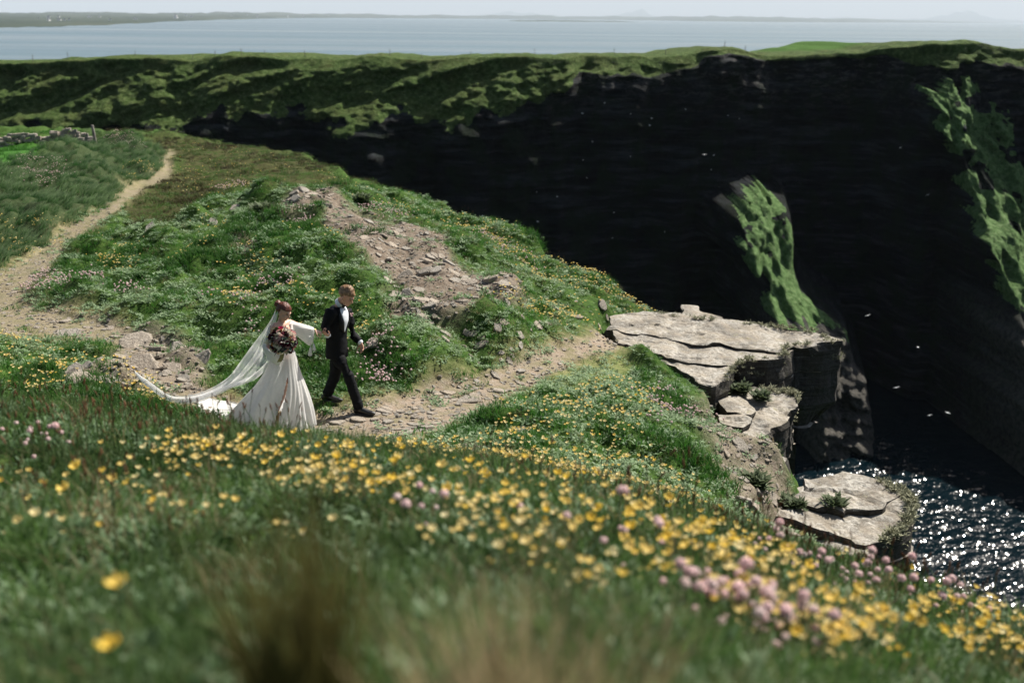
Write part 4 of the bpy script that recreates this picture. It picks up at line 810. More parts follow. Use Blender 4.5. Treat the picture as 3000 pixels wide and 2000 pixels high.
    L = [(1368, 345, 12.5), (1350, 420, 12.44), (1300, 600, 12.44), (1325, 770, 12.46), (1190, 915, 12.5), (1085, 962, 12.5), (960, 1002, 12.5), (840, 1060, 12.5), (700, 1117, 12.48), (560, 1146, 12.47), (430, 1130, 12.46), (320, 1082, 12.45), (200, 990, 12.45), (106, 880, 12.45)]
    nu, nw = 90, 26; V = []
    Uk, Lk = np.array([zp(*p) for p in U]), np.array([zp(*p) for p in L])
    for i in range(nu):
        t = i/(nu-1)*(len(U)-1); k = min(int(t), len(U)-2); fr = t-k
        def cat(K):
            p0, p1, p2, p3 = K[max(k-1, 0)], K[k], K[k+1], K[min(k+2, len(K)-1)]
            return 0.5*((2*p1)+(-p0+p2)*fr+(2*p0-5*p1+4*p2-p3)*fr**2+(-p0+3*p1-3*p2+p3)*fr**3)
        a_, b_ = cat(Uk), cat(Lk)
        for j in range(nw):
            s = j/(nw-1); tn = i/(nu-1); am = 0.055*math.sin(math.pi*min(1, tn*1.3))+0.012
            p = lerp(a_, b_, s); p[1] += am*(math.sin(s*15+tn*3)+0.5*math.sin(s*31+2-tn*4))-0.10*math.sin(math.pi*s)*(1-tn); p[2] += 0.012*math.sin(s*22+tn*5); V.append(p)
    V = np.array(V); V[:, 2] = np.maximum(V[:, 2], ground_h(V[:, 0], V[:, 1])+0.03); V[:, 1] += 0.03*fbm(V[:, 0]*5, V[:, 2]*9, o=3, s=441); dens = np.repeat(np.interp(np.linspace(0, 1, nu), [0, 0.35, 0.6, 1], [0.5, 0.55, 0.7, 0.82]), nw)+0.18*fbm(V[:, 0]*14, V[:, 2]*22, o=2, s=443)
    link('veil', mesh('veil', V-org, grid_faces(nu, nw), True, {'dense': dens}), tulle, e)
    # hair with a bun, earring, bracelet, brows
    red = hair_mat('auburn_hair', (0.03, 0.009, 0.006), (0.15, 0.036, 0.016))
    hm = cap_mesh('hair', T, org, lambda d: d[2] > 0.60 or (d[0] < 0.62 and d[2] > 0.22) or (d[0] < 0.05 and d[2] > -0.42) or d[2] > 0.26, lambda d: (0.107, 0.087, 0.10), 52, 34, 0.016, 0.003, 431)
    ho = link('hair', hm, red, e); S = Sh(); bn = T(-0.118, 0.0, 0.045)
    S.ball(bn, (0.045, 0.05, 0.045), R, 14, 10)
    for k in range(7): q = k*0.9; S.ball(bn+R @ np.array([-0.02, 0.034*math.cos(q), 0.034*math.sin(q)]), 0.021, None, 8, 6)
    link('bun', S.solid('bun', org, 0.007, 1), red, ho)
    S = Sh(); S.ball(T(-0.004, -0.082, -0.062), (0.007, 0.007, 0.014)); S.ball(T(-0.004, -0.082, -0.045), (0.004, 0.004, 0.006)); link('earring', S.raw('earring', org), plain('garnet', (0.06, 0.012, 0.015), 0.2, 0.5), e)
    d = unit(lw-le); a = unit(np.cross(d, (0, 0, 1))); b = np.cross(d, a); S = Sh(); S.loft([ring(lw-d*0.012, a, b, 0.029, 0.029), ring(lw+d*0.004, a, b, 0.029, 0.029)], False)
    gold = M('gold', 0.3, 0.5); gold.col((0.75, 0.48, 0.16)); gold.b.inputs['Metallic'].default_value = 1; link('bracelet', S.raw('bracelet', org), gold.m, e)
    dk = plain('lash', (0.05, 0.025, 0.02)); lipm = plain('lip', (0.42, 0.13, 0.11), 0.4)
    for y in (-1, 1):
        S = Sh(); S.tube([T(0.087, y*0.016, 0.020), T(0.085, y*0.033, 0.024), T(0.072, y*0.046, 0.019)], [0.003, 0.0035, 0.0025], 6); link('eyebrow', S.raw('eyebrow', org), dk, e)
        S = Sh(); S.ball(T(0.080, y*0.030, -0.001), (0.008, 0.011, 0.0045), R, 8, 6); link('eye', S.raw('eye', org), dk, e)
    S = Sh(); S.tube([T(0.085, -0.018, -0.06), T(0.0945, 0, -0.058), T(0.085, 0.018, -0.06)], [0.004, 0.006, 0.004], 6); link('lips', S.raw('lips', org), lipm, e)
    return e
def bouquet():
    c = zp(1408, 595, 12.17); hold = zp(1392, 700, 12.22); e = empty('bouquet', hold, 'round bridal bouquet of burgundy, pink and white flowers with dark leaves and trailing ribbon', 'bouquet')
    rnd = random.Random(5); f = unit((0.25, -0.93, 0.28)); a = unit(np.cross(f, (0, 0, 1))); b = np.cross(a, f)
    leafm = [M('bouquet_leaf', 0.6, 0.3).leafy((0.018, 0.04, 0.02), 0.2).m, M('bouquet_eucalyptus', 0.6, 0.3).leafy((0.07, 0.11, 0.09), 0.2).m, M('bouquet_olive_leaf', 0.6, 0.3).leafy((0.09, 0.10, 0.03), 0.2).m]
    pet = [M(n, 0.6, 0.2).leafy(k, 0.3).m for n, k in (('burgundy_petal', (0.10, 0.008, 0.025)), ('crimson_petal', (0.35, 0.02, 0.07)), ('blush_petal', (0.72, 0.42, 0.40)), ('cream_petal', (0.78, 0.70, 0.58)), ('orange_petal', (0.65, 0.22, 0.05)), ('plum_petal', (0.05, 0.008, 0.03)))]
    def leaf_me(L, W):
        V, F = [], []
        for i in range(6):
            t = i/5; w = W*math.sin(math.pi*min(0.98, 0.06+t*0.92))**0.7; V += [(-w, t*L, 0.18*L*math.sin(t*2.4)+0.2*w), (0, t*L, 0.18*L*math.sin(t*2.4)), (w, t*L, 0.18*L*math.sin(t*2.4)+0.2*w)]
        for i in range(5):
            for j in range(2): F.append([i*3+j, i*3+j+1, i*3+j+4, i*3+j+3])
        return mesh('leaf', V, F, True)
    def rose_me(r, k=17):
        V, F = [], []
        for i in range(k):
            g = i*2.4; rad = r*(0.15+0.85*(i/k)**0.6); tilt = 0.25+1.0*(i/k); w = r*(0.35+0.4*i/k); base = len(V); dx, dy = math.cos(g), math.sin(g)
            for p in range(3):
                for q in range(4):
                    s = q/3-0.5; h = p/2; rr = rad*0.35+h*rad*0.75*math.sin(tilt)+0.12*r*h; ang = s*w/max(rad, 0.25*r)*1.3
                    V.append((rr*math.cos(g+ang), rr*math.sin(g+ang), h*r*0.85*math.cos(tilt*0.75)-0.2*r+0.08*r*math.cos(9*s)))
            for p in range(2):
                for q in range(3): F.append([base+p*4+q, base+p*4+q+1, base+(p+1)*4+q+1, base+(p+1)*4+q])
        return mesh('flower', V, F, True)
    LM = [[(lambda me, m: (me.materials.append(m), me)[1])(leaf_me(L, W), m) for m in leafm] for L, W in ((0.075, 0.020), (0.06, 0.028), (0.09, 0.012))]
    RM = [[(lambda me, m: (me.materials.append(m), me)[1])(rose_me(r), m) for m in pet] for r in (0.040, 0.028, 0.018)]
    def put(name, me, p, nrm, spin, s=1.0):
        o = link(name, me, None, e); z = Vector(nrm); q = z.to_track_quat('Z', 'Y') @ Matrix.Rotation(spin, 3, 'Z').to_quaternion(); o.location = Vector(p-hold); o.rotation_mode = 'QUATERNION'; o.rotation_quaternion = q; o.scale = (s, s, s)
    for k in range(170):
        g, w = rnd.uniform(0, 2*math.pi), math.sqrt(rnd.random()); d = a*math.cos(g)*w+b*math.sin(g)*w*0.85+f*math.sqrt(max(0, 1-w*w))*0.8
        p = c+d*0.175*rnd.uniform(0.75, 1.0); out = unit(d+np.array([rnd.uniform(-.5, .5) for _ in range(3)])); q = np.cross(out, f)
        me = LM[rnd.choice((0, 0, 1, 1, 2))][rnd.choice((0, 0, 0, 1, 1, 2))]; o = link('leaf', me, None, e); o.location = Vector(p-hold); o.rotation_mode = 'QUATERNION'; o.rotation_quaternion = Vector(out).to_track_quat('Y', 'Z'); s = rnd.uniform(0.7, 1.15); o.scale = (s, s, s)
    spots = []
    for k in range(900):
        if len(spots) > 62: break
        g, w = rnd.uniform(0, 2*math.pi), math.sqrt(rnd.random())*0.92; d = a*math.cos(g)*w+b*math.sin(g)*w*0.85+f*math.sqrt(1-w*w)*0.8; p = c+d*0.195
        if all(np.linalg.norm(p-q) > 0.034 for q in spots): spots.append(p); put('flower', RM[rnd.choice((0, 1, 1, 2))][rnd.choice((0, 0, 1, 1, 2, 2, 3, 3, 4, 5))], p, unit(d+f*0.3), rnd.uniform(0, 6))
    S = Sh()
    for k in range(9): S.tube([c+np.array([rnd.uniform(-.05, .05), 0.03, rnd.uniform(-.05, 0)]), hold+np.array([rnd.uniform(-.012, .012), rnd.uniform(-.012, .012), -0.02]), hold+np.array([rnd.uniform(-.03, .03), 0.02, -0.11])], [0.004, 0.004, 0.004], 6)
    link('stems', S.raw('stems', hold), leafm[0], e)
    def ribbon(px, Y, w, mat):
        K = [zp(x, y, Y) for x, y in px]; V = []
        for i, p in enumerate(K): V += [p+np.array([-w/2, 0.012*math.sin(i*1.7), 0])-hold, p+np.array([w/2, -0.012*math.sin(i*1.7), 0])-hold]
        link('ribbon', mesh('ribbon', V, grid_faces(len(K), 2), True), mat, e)
    ribbon([(1400, 670), (1408, 710), (1402, 745), (1380, 785)], 12.14, 0.055, cloth_mat('tan_ribbon', (0.34, 0.27, 0.13), rough=0.5)); ribbon([(1490, 640), (1494, 680), (1482, 712)], 12.1, 0.028, cloth_mat('wine_ribbon', (0.16, 0.012, 0.03), rough=0.5))
groom(); bride(); bouquet()
# ------------------------------------------------------------------ finding the land under a spot of the photograph
_ym = np.geomspace(0.9, 95, 170)
def hit(u, v, ymin=0.9):
    u, v = np.ravel(np.asarray(u, float)), np.ravel(np.asarray(v, float)); d = np.stack([(u-U0)/FPX, -(v-V0)/FPX, -np.ones_like(u)], 1) @ CM.T
    d = d/d[:, 1:2]; out = np.full((len(u), 3), np.nan); ys = _ym[_ym >= ymin]
    for k in range(0, len(u), 2000):
        dd = d[k:k+2000]; X = dd[:, 0:1]*ys; Y = np.broadcast_to(ys, X.shape); Zr = CAM_Z+dd[:, 2:3]*ys; b = base_h(X, Y)
        under = Zr < b; ok = under.any(1); i = np.clip(under.argmax(1), 1, len(ys)-1); r = np.arange(len(dd))
        a0, a1 = (Zr-b)[r, i-1], (Zr-b)[r, i]; t = np.clip(a0/(a0-a1+1e-9), 0, 1); yy = ys[i-1]+(ys[i]-ys[i-1])*t
        out[k:k+2000] = np.where(ok[:, None], np.stack([dd[:, 0]*yy, yy, yy*0], 1), np.nan)
    out = out[~np.isnan(out[:, 0])]; out[:, 2] = ground_h(out[:, 0], out[:, 1]); return out
def in_px(poly, n, rng=RNG):
    P = np.array(poly, float); lo, hi = P.min(0), P.max(0); o = np.empty((0, 2))
    while len(o) < n:
        q = rng.uniform(lo, hi, (n*3, 2)); o = np.vstack([o, q[inpoly(poly, q[:, 0], q[:, 1])]])
    return o[:n]
def ground_normal(p, e=0.15):
    x, y = p[0], p[1]; z = ground_h(np.array([x-e, x+e, x, x]), np.array([y, y, y-e, y+e])); return Vector((-(z[1]-z[0])/(2*e), -(z[3]-z[2])/(2*e), 1)).normalized()
# ------------------------------------------------------------------ loose flat stones
def stone_material():
    m = M('loose_stone', 0.85, 0.25); p = m.pos(obj=True); n1, n2 = m.noise(2.2, p, 5), m.noise(11, p, 5, 0.7)
    rv = m.n('ShaderNodeObjectInfo').outputs['Random']
    c = m.mix(rv, m.ramp(n2, [(0.3, (0.17, 0.15, 0.125)), (0.7, (0.36, 0.34, 0.30))]), m.ramp(n2, [(0.3, (0.20, 0.16, 0.12)), (0.7, (0.42, 0.36, 0.29))]))
    c = m.mix(m.ramp(n1, [(0.5, 0.0), (0.68, 0.6)]), c, (0.13, 0.11, 0.09)); m.col(c); m.nor(m.bump(n2, 0.6, 0.08)); return m.m
STONE = stone_material()
def stone_mesh(k, thick=0.16):
    rnd = random.Random(k); n = rnd.randint(5, 8); el = rnd.uniform(0.55, 0.95); P = []
    for i in range(n): a = 2*math.pi*(i+rnd.uniform(-0.32, 0.32))/n; r = rnd.uniform(0.36, 0.56); P.append((r*math.cos(a), r*el*math.sin(a)))
    V = [(x*0.97, y*0.97, -thick*0.6) for x, y in P]+[(x*1.0, y*1.0, thick*0.25+rnd.uniform(-.03, .03)) for x, y in P]+[(x*0.86+rnd.uniform(-.03, .03), y*0.86+rnd.uniform(-.03, .03), thick*0.5+rnd.uniform(-.025, .025)) for x, y in P]
    F = [list(range(n))[::-1]]+[[i, (i+1) % n, n+(i+1) % n, n+i] for i in range(n)]+[[n+i, n+(i+1) % n, 2*n+(i+1) % n, 2*n+i] for i in range(n)]+[[2*n+i for i in range(n)]]
    me = mesh('stone', V, F, False); me.materials.append(STONE); return me
STONES = [stone_mesh(k, random.uniform(0.10, 0.24)) for k in range(24)]
def lay(name, p, size, label, cat, group=None, tilt=0.25, me=None, nrm=None, yaw=None, sink=0.25):
    me = me or random.choice(STONES); o = link(name, me, None, label=label, cat=cat, group=group); nn = nrm or ground_normal(p)
    nn = (nn+Vector((random.uniform(-1, 1), random.uniform(-1, 1), 0))*tilt).normalized(); q = nn.to_track_quat('Z', 'Y') @ Matrix.Rotation(random.uniform(0, 6.28) if yaw is None else yaw, 3, 'Z').to_quaternion()
    o.rotation_mode = 'QUATERNION'; o.rotation_quaternion = q; o.scale = (size, size*random.uniform(0.8, 1.1), size*random.uniform(0.6, 1.0)); o.location = Vector(p)+nn*size*0.1*(1-sink*2); return o
def strew(name, polys, smin, smax, group, tilt=0.2, ymin=9.6):
    for poly, n, label in polys:
        q = in_px(poly, n); P = hit(q[:, 0], q[:, 1], ymin)
        for p in P:
            s = smin*(smax/smin)**(random.random()**1.7); lay(name, p, s, label, 'stone', group+' '+' '.join(label.split()[-3:]), tilt)
strew('scree_stone', [([(800,605),(965,562),(1010,605),(960,630),(830,630)], 40, 'flat stone plate on the bare crest at the top of the scree'), ([(980,640),(1110,645),(1290,712),(1310,750),(1220,770),(1050,720)], 84, 'flat stone plate on the bare earth in the upper middle of the scree'), ([(1050,720),(1220,765),(1310,750),(1400,805),(1545,880),(1430,882),(1270,815),(1120,765)], 130, 'pale stone plate in the dense lower tongue of the scree'), ([(1130,820),(1240,850),(1420,880),(1400,930),(1300,950),(1190,930)], 46, 'pale stone plate on the grassy slope right below the scree')],
      0.09, 0.42, 'scree stones', 0.28)
strew('scattered_stone', [([(1200,930),(1480,870),(1620,960),(1500,1060),(1300,1040)], 50, 'small pale stone half sunk in the turf between scree and path'), ([(1500,820),(1800,870),(1780,920),(1560,900)], 12, 'small pale stone in the flowery turf near the cliff edge'), ([(560,620),(700,600),(780,720),(620,760)], 9, 'small stone in the green hummocks left of the scree')],
      0.10, 0.32, 'turf stones', 0.15)
strew('path_stone', [([(900,1250),(1040,1190),(1250,1190),(1330,1230),(1150,1290),(950,1300)], 76, 'thin stone flake on the path just ahead of the couple'), ([(1250,1130),(1500,1080),(1640,1060),(1560,1130),(1350,1190)], 44, 'thin stone flake on the path nearer to the rock slab'), ([(0,870),(120,780),(150,820),(60,900)], 8, 'small stone on the trail at the left edge'), ([(120,900),(330,930),(340,985),(150,975)], 14, 'small stone on the worn turf at the bend of the path')],
      0.08, 0.32, 'path stones', 0.10)
strew('rubble_stone', [([(370,965),(560,1010),(600,1080),(560,1140),(420,1150),(330,1130),(340,1045)], 54, 'angular stone slab in the rubble hollow behind the veil'), ([(160,1180),(210,1090),(330,1060),(330,1140),(250,1170)], 22, 'angular stone in the earth left of the veil end')],
      0.12, 0.48, 'rubble stones', 0.45)
strew('ledge_stone', [([(2080,1180),(2180,1180),(2230,1300),(2110,1290)], 22, 'stone plate on the earth beside the middle rock ledge'), ([(2090,1300),(2230,1330),(2330,1420),(2320,1500),(2180,1480),(2110,1400)], 46, 'broken stone plate on the bare ground between the ledges'), ([(2230,1540),(2400,1560),(2470,1640),(2300,1620)], 36, 'broken stone at the near foot of the nearest ledge')],
      0.10, 0.38, 'ledge stones', 0.18)
for (u, v, s, yaw, nrm, lab) in [(1188,806,0.44,0.6,(0.2,-0.75,0.6),'large pale square slab tilted up on the hillside to the right of the groom'), (1190,872,0.42,1.1,(0.1,-0.8,0.55),'oblong pale slab leaning on the earth bank below the square slab'),
        (445,688,0.62,1.3,(0.3,-0.7,0.6),'pale pointed slab standing up beside the trail on the open hillside'), (408,1066,0.62,0.2,(0.1,-0.55,0.8),'big pale rounded slab lying just above the end of the veil'), (395,1000,0.6,0.0,(0.0,-0.35,0.9),'brown flat boulder jutting from the turf step above the rubble'),
        (560,1030,0.52,0.1,(0.0,-0.25,0.95),'dark edged flat slab shelf at the foot of the green mound'), (512,1028,0.5,0.9,(0.75,-0.5,0.4),'thin stone plate standing on edge in the rubble'), (592,1062,0.4,0.5,(0.2,-0.8,0.5),'grey slab leaning upright below the stone shelf'),
        (200,970,0.55,0.3,(0.0,-0.3,0.95),'smooth pale boulder on the left bend of the path'), (1098,1032,0.4,0.7,(0,-0.4,0.9),'white weathered stone beside the hand of the groom'), (690,598,0.5,0.4,(0,-0.5,0.85),'flat slab poking from the turf at the crest of the mound'),
        (1530,1290,0.45,0.3,(0.0,-0.3,0.95),'brown stone at the lower edge of the path'), (1370,1165,0.42,0.3,(0,-0.2,1),'low brown stone block where the path narrows')]:
    p = hit([u], [v], 9.6)[0]; lay('stone_slab', p, s, lab, 'stone', None, 0.0, STONES[int(u) % 24], Vector(nrm).normalized(), yaw)

# ------------------------------------------------------------------ dry stone wall and posts by the field
def wall_and_posts():
    a, b = at(-190, 441, 54.5), at(248, 412, 58.0); L = np.hypot(*(b-a)[:2]); d = (b-a)/L; ang = math.atan2(d[1], d[0])
    w = empty('stone_wall', a, 'low dry stone wall of stacked dark slabs along the green field', 'stone wall'); rnd = random.Random(3); M4 = Matrix.Rotation(ang, 4, 'Z')
    for c in range(6):
        x = rnd.uniform(-0.3, 0)
        while x < L:
            wd = rnd.uniform(0.3, 0.75); p = a+d*(x+wd/2); z = float(ground_h(np.array([p[0]]), np.array([p[1]]))[0])-0.12+c*0.125+0.06
            if c < 5 or rnd.random() < 0.6:
                o = link('stone', rnd.choice(STONES), None, w); o.location = Vector((p[0], p[1], z))-Vector(a)+Vector((rnd.uniform(-.05, .05), rnd.uniform(-.08, .08), 0)); o.rotation_euler = (rnd.uniform(-.12, .12), rnd.uniform(-.12, .12), ang+rnd.uniform(-.2, .2)); o.scale = (wd*1.15, rnd.uniform(0.45, 0.7), rnd.uniform(0.65, 0.95)*0.95)
            x += wd*0.92
    wood = M('weathered_wood', 0.9, 0.2); f = wood.noise(1.0, wood.pos((30, 30, 4), obj=True), 5); wood.col(wood.ramp(f, [(0.3, (0.10, 0.09, 0.08)), (0.7, (0.28, 0.26, 0.23))])); wood.nor(wood.bump(f, 0.6, 0.01)); wood = wood.m
    def post(p, h, r, lab, group=None, lean=(0, 0)):
        V = []
        for z, k in ((-0.3, 1), (h*0.5, 0.97), (h-0.03, 0.95), (h, 0.8)): V += [(math.cos(q)*r*k+lean[0]*z, math.sin(q)*r*k+lean[1]*z, z) for q in np.linspace(0, 2*math.pi, 9, endpoint=False)]
        F = [list(x) for x in grid_faces(4, 9, True)]+[list(range(27, 36))]; o = link('fence_post', mesh('fence_post', V, [list(map(int, q)) for q in F], True), wood, label=lab, cat='post', group=group); o.location = p
    for u, v, Y, h, r, lab in ((277, 392, 59, 0.85, 0.085, 'taller wooden post at the end of the stone wall'), (257, 398, 58, 0.62, 0.075, 'shorter wooden post against the end of the stone wall'), (130, 441, 46, 0.42, 0.13, 'short thick wooden post on the grassy bank before the wall')):
        p = at(u, v, Y); p[2] = ground_h(np.array([p[0]]), np.array([p[1]]))[0]; post(p, h if u != 277 else 1.05, r, lab, None, (-0.08 if u == 277 else -0.04, 0))
    for k, u in enumerate((95,199,397,564,631,709,775,893,1143,1236,1379,1567,1809,1963,2135,2205)):
        x = at(u, 168, 173.0)[0]; i = np.searchsorted(CL_X, x); post((x, CL_Y[i]+3.0, CL_ZT[i]+0.1), 1.1+random.uniform(-.25, .15), 0.05, 'thin fence post on the skyline of the far cliff top', 'fence posts along the far cliff top', (random.uniform(-.15, .15), 0))
wall_and_posts()
# ------------------------------------------------------------------ gulls, perched seabirds, cottages on the far shore
def birds():
    white = plain('gull_plumage', (0.78, 0.78, 0.76), 0.7); grey = plain('gull_wing', (0.55, 0.57, 0.6), 0.7); S = Sh()
    S.tube([(0.24, 0, 0.01), (0.16, 0, 0.02), (0.05, 0, 0), (-0.08, 0, 0), (-0.2, 0, 0.01)], [0.02, 0.04, 0.065, 0.055, 0.02], 8); S.tube([(-0.16, 0, 0.01), (-0.3, 0, 0.01)], [(0.03, 0.01), (0.07, 0.006)], 8, side=(0, 0, 1)); body = S.raw('body', np.zeros(3)); body.materials.append(white)
    def wing(s):
        V, F = [], []
        for y, x, c, z in ((0.03, 0.07, 0.17, 0.02), (0.22, 0.09, 0.17, 0.10), (0.42, 0.05, 0.13, 0.08), (0.62, -0.06, 0.03, 0.03)): V += [(x, s*y, z), (x-c/2, s*y, z+0.015), (x-c, s*y, z)]
        for i in range(3):
            for j in range(2): F.append([i*3+j, i*3+j+1, i*3+j+4, i*3+j+3])
        me = mesh('wing', V, F, True); me.materials.append(grey); return me
    W = [wing(1), wing(-1)]; rnd = random.Random(9)
    for (u, v, Y, lab) in ((2064,453,118,'white gull flying before the dark cliff, left of the green spur'), (2638,433,122,'white gull flying high before the shaded bay wall'), (2718,571,118,'small white gull below the highest gull in the bay'), (2689,1017,104,'white gull gliding over the dark bay water'), (2627,1135,100,'small gull low over the bay nearest the rock toe'), (2724,1216,100,'gull in the low pair above the glittering sea, the left one'), (2776,1209,100,'gull in the low pair above the glittering sea, the right one'), (2543,924,104,'tiny white gull beside the rock tip of the green spur')):
        e = empty('gull', at(u, v, Y), lab, 'bird', 'gulls flying in the bay'); e.rotation_euler = (rnd.uniform(-.7, .7), rnd.uniform(-.3, .3), rnd.uniform(0, 6.28)); k = 0.55; e.scale = (k, k, k)
        link('body', body, None, e)
        for w in W: link('wing', w, None, e)
    from mathutils.bvhtree import BVHTree
    V = [v.co for v in CLIFF_ME.vertices]; bvh = BVHTree.FromPolygons(V, [tuple(p.vertices) for p in CLIFF_ME.polygons]); S = Sh(); S.ball((0, 0, 0.14), (0.22, 0.12, 0.13), None, 8, 6); S.ball((0.16, 0, 0.28), (0.08, 0.07, 0.08), None, 6, 5); S.tube([(-0.15, 0, 0.14), (-0.34, 0, 0.1)], [0.07, 0.03], 6); pm = S.raw('perched_seabird', np.zeros(3)); pm.materials.append(white)
    for (x0, y0, x1, y1, n) in ((1700, 300, 2050, 700, 13), (1400, 560, 1700, 760, 4), (2080, 280, 2200, 560, 5)):
        for k in range(n):
            d = ray(rnd.uniform(x0, x1), rnd.uniform(y0, y1)); h = bvh.ray_cast(Vector((0, 0, CAM_Z)), Vector(d).normalized())
            if h[0] is None: continue
            o = link('perched_seabird', pm, None, label='tiny white seabird perched on the dark far cliff', cat='bird', group='seabirds perched on the far cliff'); o.location = h[0]+Vector((0, -0.15, 0)); o.rotation_euler = (0, 0, rnd.uniform(0, 6.28)); s = rnd.uniform(0.45, 0.75); o.scale = (s, s, s)
    wm, rm = plain('whitewash', (0.8, 0.8, 0.78)), plain('slate_roof', (0.08, 0.08, 0.09)); wall = Sh().loft([[(-7, -4, z), (7, -4, z), (7, 4, z), (-7, 4, z)] for z in (-1.0, 4.5)]).raw('wall', np.zeros(3), False); wall.materials.append(wm)
    roof = mesh('roof', [(-7.3, -4.4, 4.3), (7.3, -4.4, 4.3), (7.3, 4.4, 4.3), (-7.3, 4.4, 4.3), (-7.3, 0, 7.6), (7.3, 0, 7.6)], [[0, 1, 5, 4], [2, 3, 4, 5], [0, 4, 3], [1, 2, 5], [3, 2, 1, 0]], False); roof.materials.append(rm)
    for k in range(26):
        i, j = rnd.choice((2, 2, 3, 3, 4, 5)), rnd.randint(62, 128); p = COAST[i, j]; e = empty('cottage', p, 'tiny white cottage on the hazy far shore', 'house', 'white cottages on the far shore', rnd.uniform(0, 3)); s = rnd.uniform(0.9, 1.5)*(1+p[1]/15000); e.scale = (s, s, s); link('wall', wall, None, e); link('roof', roof, None, e)
birds()
# ------------------------------------------------------------------ plants
def blades(name, n, h, w, lean, spread, seg=2, seed=0, wind=(0, 0)):
    """a tuft of grass blades; 'h' runs from 0 at the root to 1 at the tip"""
    rnd = random.Random(seed); V, F, A = [], [], []
    for k in range(n):
        a = rnd.uniform(0, 6.28); r = spread*math.sqrt(rnd.random()); bx, by = r*math.cos(a), r*math.sin(a); H = h*rnd.uniform(0.55, 1.1); q = rnd.uniform(0, 6.28); ll = lean*rnd.uniform(0.3, 1.2); dx, dy = math.cos(q)*ll+wind[0]*rnd.uniform(.6, 1.2), math.sin(q)*ll+wind[1]*rnd.uniform(.6, 1.2); f = rnd.uniform(0, 3.14); wx, wy = math.cos(f)*w*rnd.uniform(.7, 1.3)/2, math.sin(f)*w/2; b = len(V)
        for i in range(seg):
            t = i/seg; c = (bx+dx*H*t*t, by+dy*H*t*t, H*(t-0.25*ll*t*t)-0.01); k2 = 1-0.35*t
            V += [(c[0]-wx*k2, c[1]-wy*k2, c[2]), (c[0]+wx*k2, c[1]+wy*k2, c[2])]; A += [t, t]
        V.append((bx+dx*H, by+dy*H, H*(1-0.25*ll)-0.01)); A.append(1.0)
        for i in range(seg-1): F.append([b+2*i, b+2*i+1, b+2*i+3, b+2*i+2])
        F.append([b+2*seg-2, b+2*seg-1, b+2*seg])
    return mesh(name, V, F, False, {'h': np.array(A)})
def rosette(name, n, L, W, seed=0, up=0.5, rad=0.0):
    rnd = random.Random(seed); V, F, A = [], [], []
    for k in range(n):
        a = rnd.uniform(0, 6.28); c, s = math.cos(a), math.sin(a); l = L*rnd.uniform(.6, 1.15); w = W*rnd.uniform(.7, 1.2); e = up*rnd.uniform(0.2, 1.3); b = len(V); ox, oy = rad*rnd.uniform(-1, 1), rad*rnd.uniform(-1, 1); oz = rnd.uniform(0, 0.5)*L
        for (t, ww) in ((0.0, 0.15), (0.55, 1.0), (1.0, 0.1)):
            z = oz+l*(e*t-0.35*t*t*e); x, y = ox+c*l*t, oy+s*l*t; V += [(x-s*w*ww/2, y+c*w*ww/2, z), (x+s*w*ww/2, y-c*w*ww/2, z)]; A += [t, t]
        F += [[b, b+1, b+3, b+2], [b+2, b+3, b+5, b+4]]
    return mesh(name, V, F, False, {'h': np.array(A)})
def plant_mat(name, lo, hi, tip, tr=0.4, rough=0.6):
    m = M(name, rough, 0.25); tint = m.attr('tint', 'INSTANCER').outputs['Fac']; h = m.attr('h').outputs['Fac']
    c = m.mix(tint, lo, hi); c = m.mix(m.math('MULTIPLY', m.math('POWER', h, 2.0), 0.6), c, tip); m.leafy(c, tr); return m.m
def scatter(name, protos, P, rot, scl, pick, tint, label=None):
    """one object of kind stuff: a plant mesh instanced on points"""
    me = mesh(name, P, [], False); n = len(P)
    me.attributes.new('rot', 'FLOAT_VECTOR', 'POINT').data.foreach_set('vector', np.asarray(rot, np.float32).ravel())
    for k, a in (('scl', scl), ('tint', tint)): me.attributes.new(k, 'FLOAT', 'POINT').data.foreach_set('value', np.asarray(a, np.float32))
    me.attributes.new('pick', 'INT', 'POINT').data.foreach_set('value', np.asarray(pick, np.int32))
    o = link(name, me, None, kind='stuff'); g = bpy.data.node_groups.new(name, 'GeometryNodeTree')
    g.interface.new_socket('Geometry', in_out='INPUT', socket_type='NodeSocketGeometry'); g.interface.new_socket('Geometry', in_out='OUTPUT', socket_type='NodeSocketGeometry')
    N, Lk = g.nodes, g.links; gi, go = N.new('NodeGroupInput'), N.new('NodeGroupOutput'); ip = N.new('GeometryNodeInstanceOnPoints'); jn = N.new('GeometryNodeJoinGeometry')
    for pm in reversed(protos):
        po = bpy.data.objects.new('proto_'+name, pm); oi = N.new('GeometryNodeObjectInfo'); oi.inputs['Object'].default_value = po; oi.inputs['As Instance'].default_value = False
        gt = N.new('GeometryNodeGeometryToInstance'); Lk.new(oi.outputs['Geometry'], gt.inputs[0]); Lk.new(gt.outputs[0], jn.inputs[0])
    def at_(nm, typ): nd = N.new('GeometryNodeInputNamedAttribute'); nd.data_type = typ; nd.inputs['Name'].default_value = nm; return nd.outputs['Attribute']
    Lk.new(gi.outputs[0], ip.inputs['Points']); Lk.new(jn.outputs[0], ip.inputs['Instance']); ip.inputs['Pick Instance'].default_value = True
    Lk.new(at_('pick', 'INT'), ip.inputs['Instance Index']); Lk.new(at_('scl', 'FLOAT'), ip.inputs['Scale'])
    er = N.new('FunctionNodeEulerToRotation'); Lk.new(at_('rot', 'FLOAT_VECTOR'), er.inputs[0]); Lk.new(er.outputs[0], ip.inputs['Rotation'])
    Lk.new(ip.outputs[0], go.inputs[0]); o.modifiers.new('scatter', 'NODES').node_group = g; return o
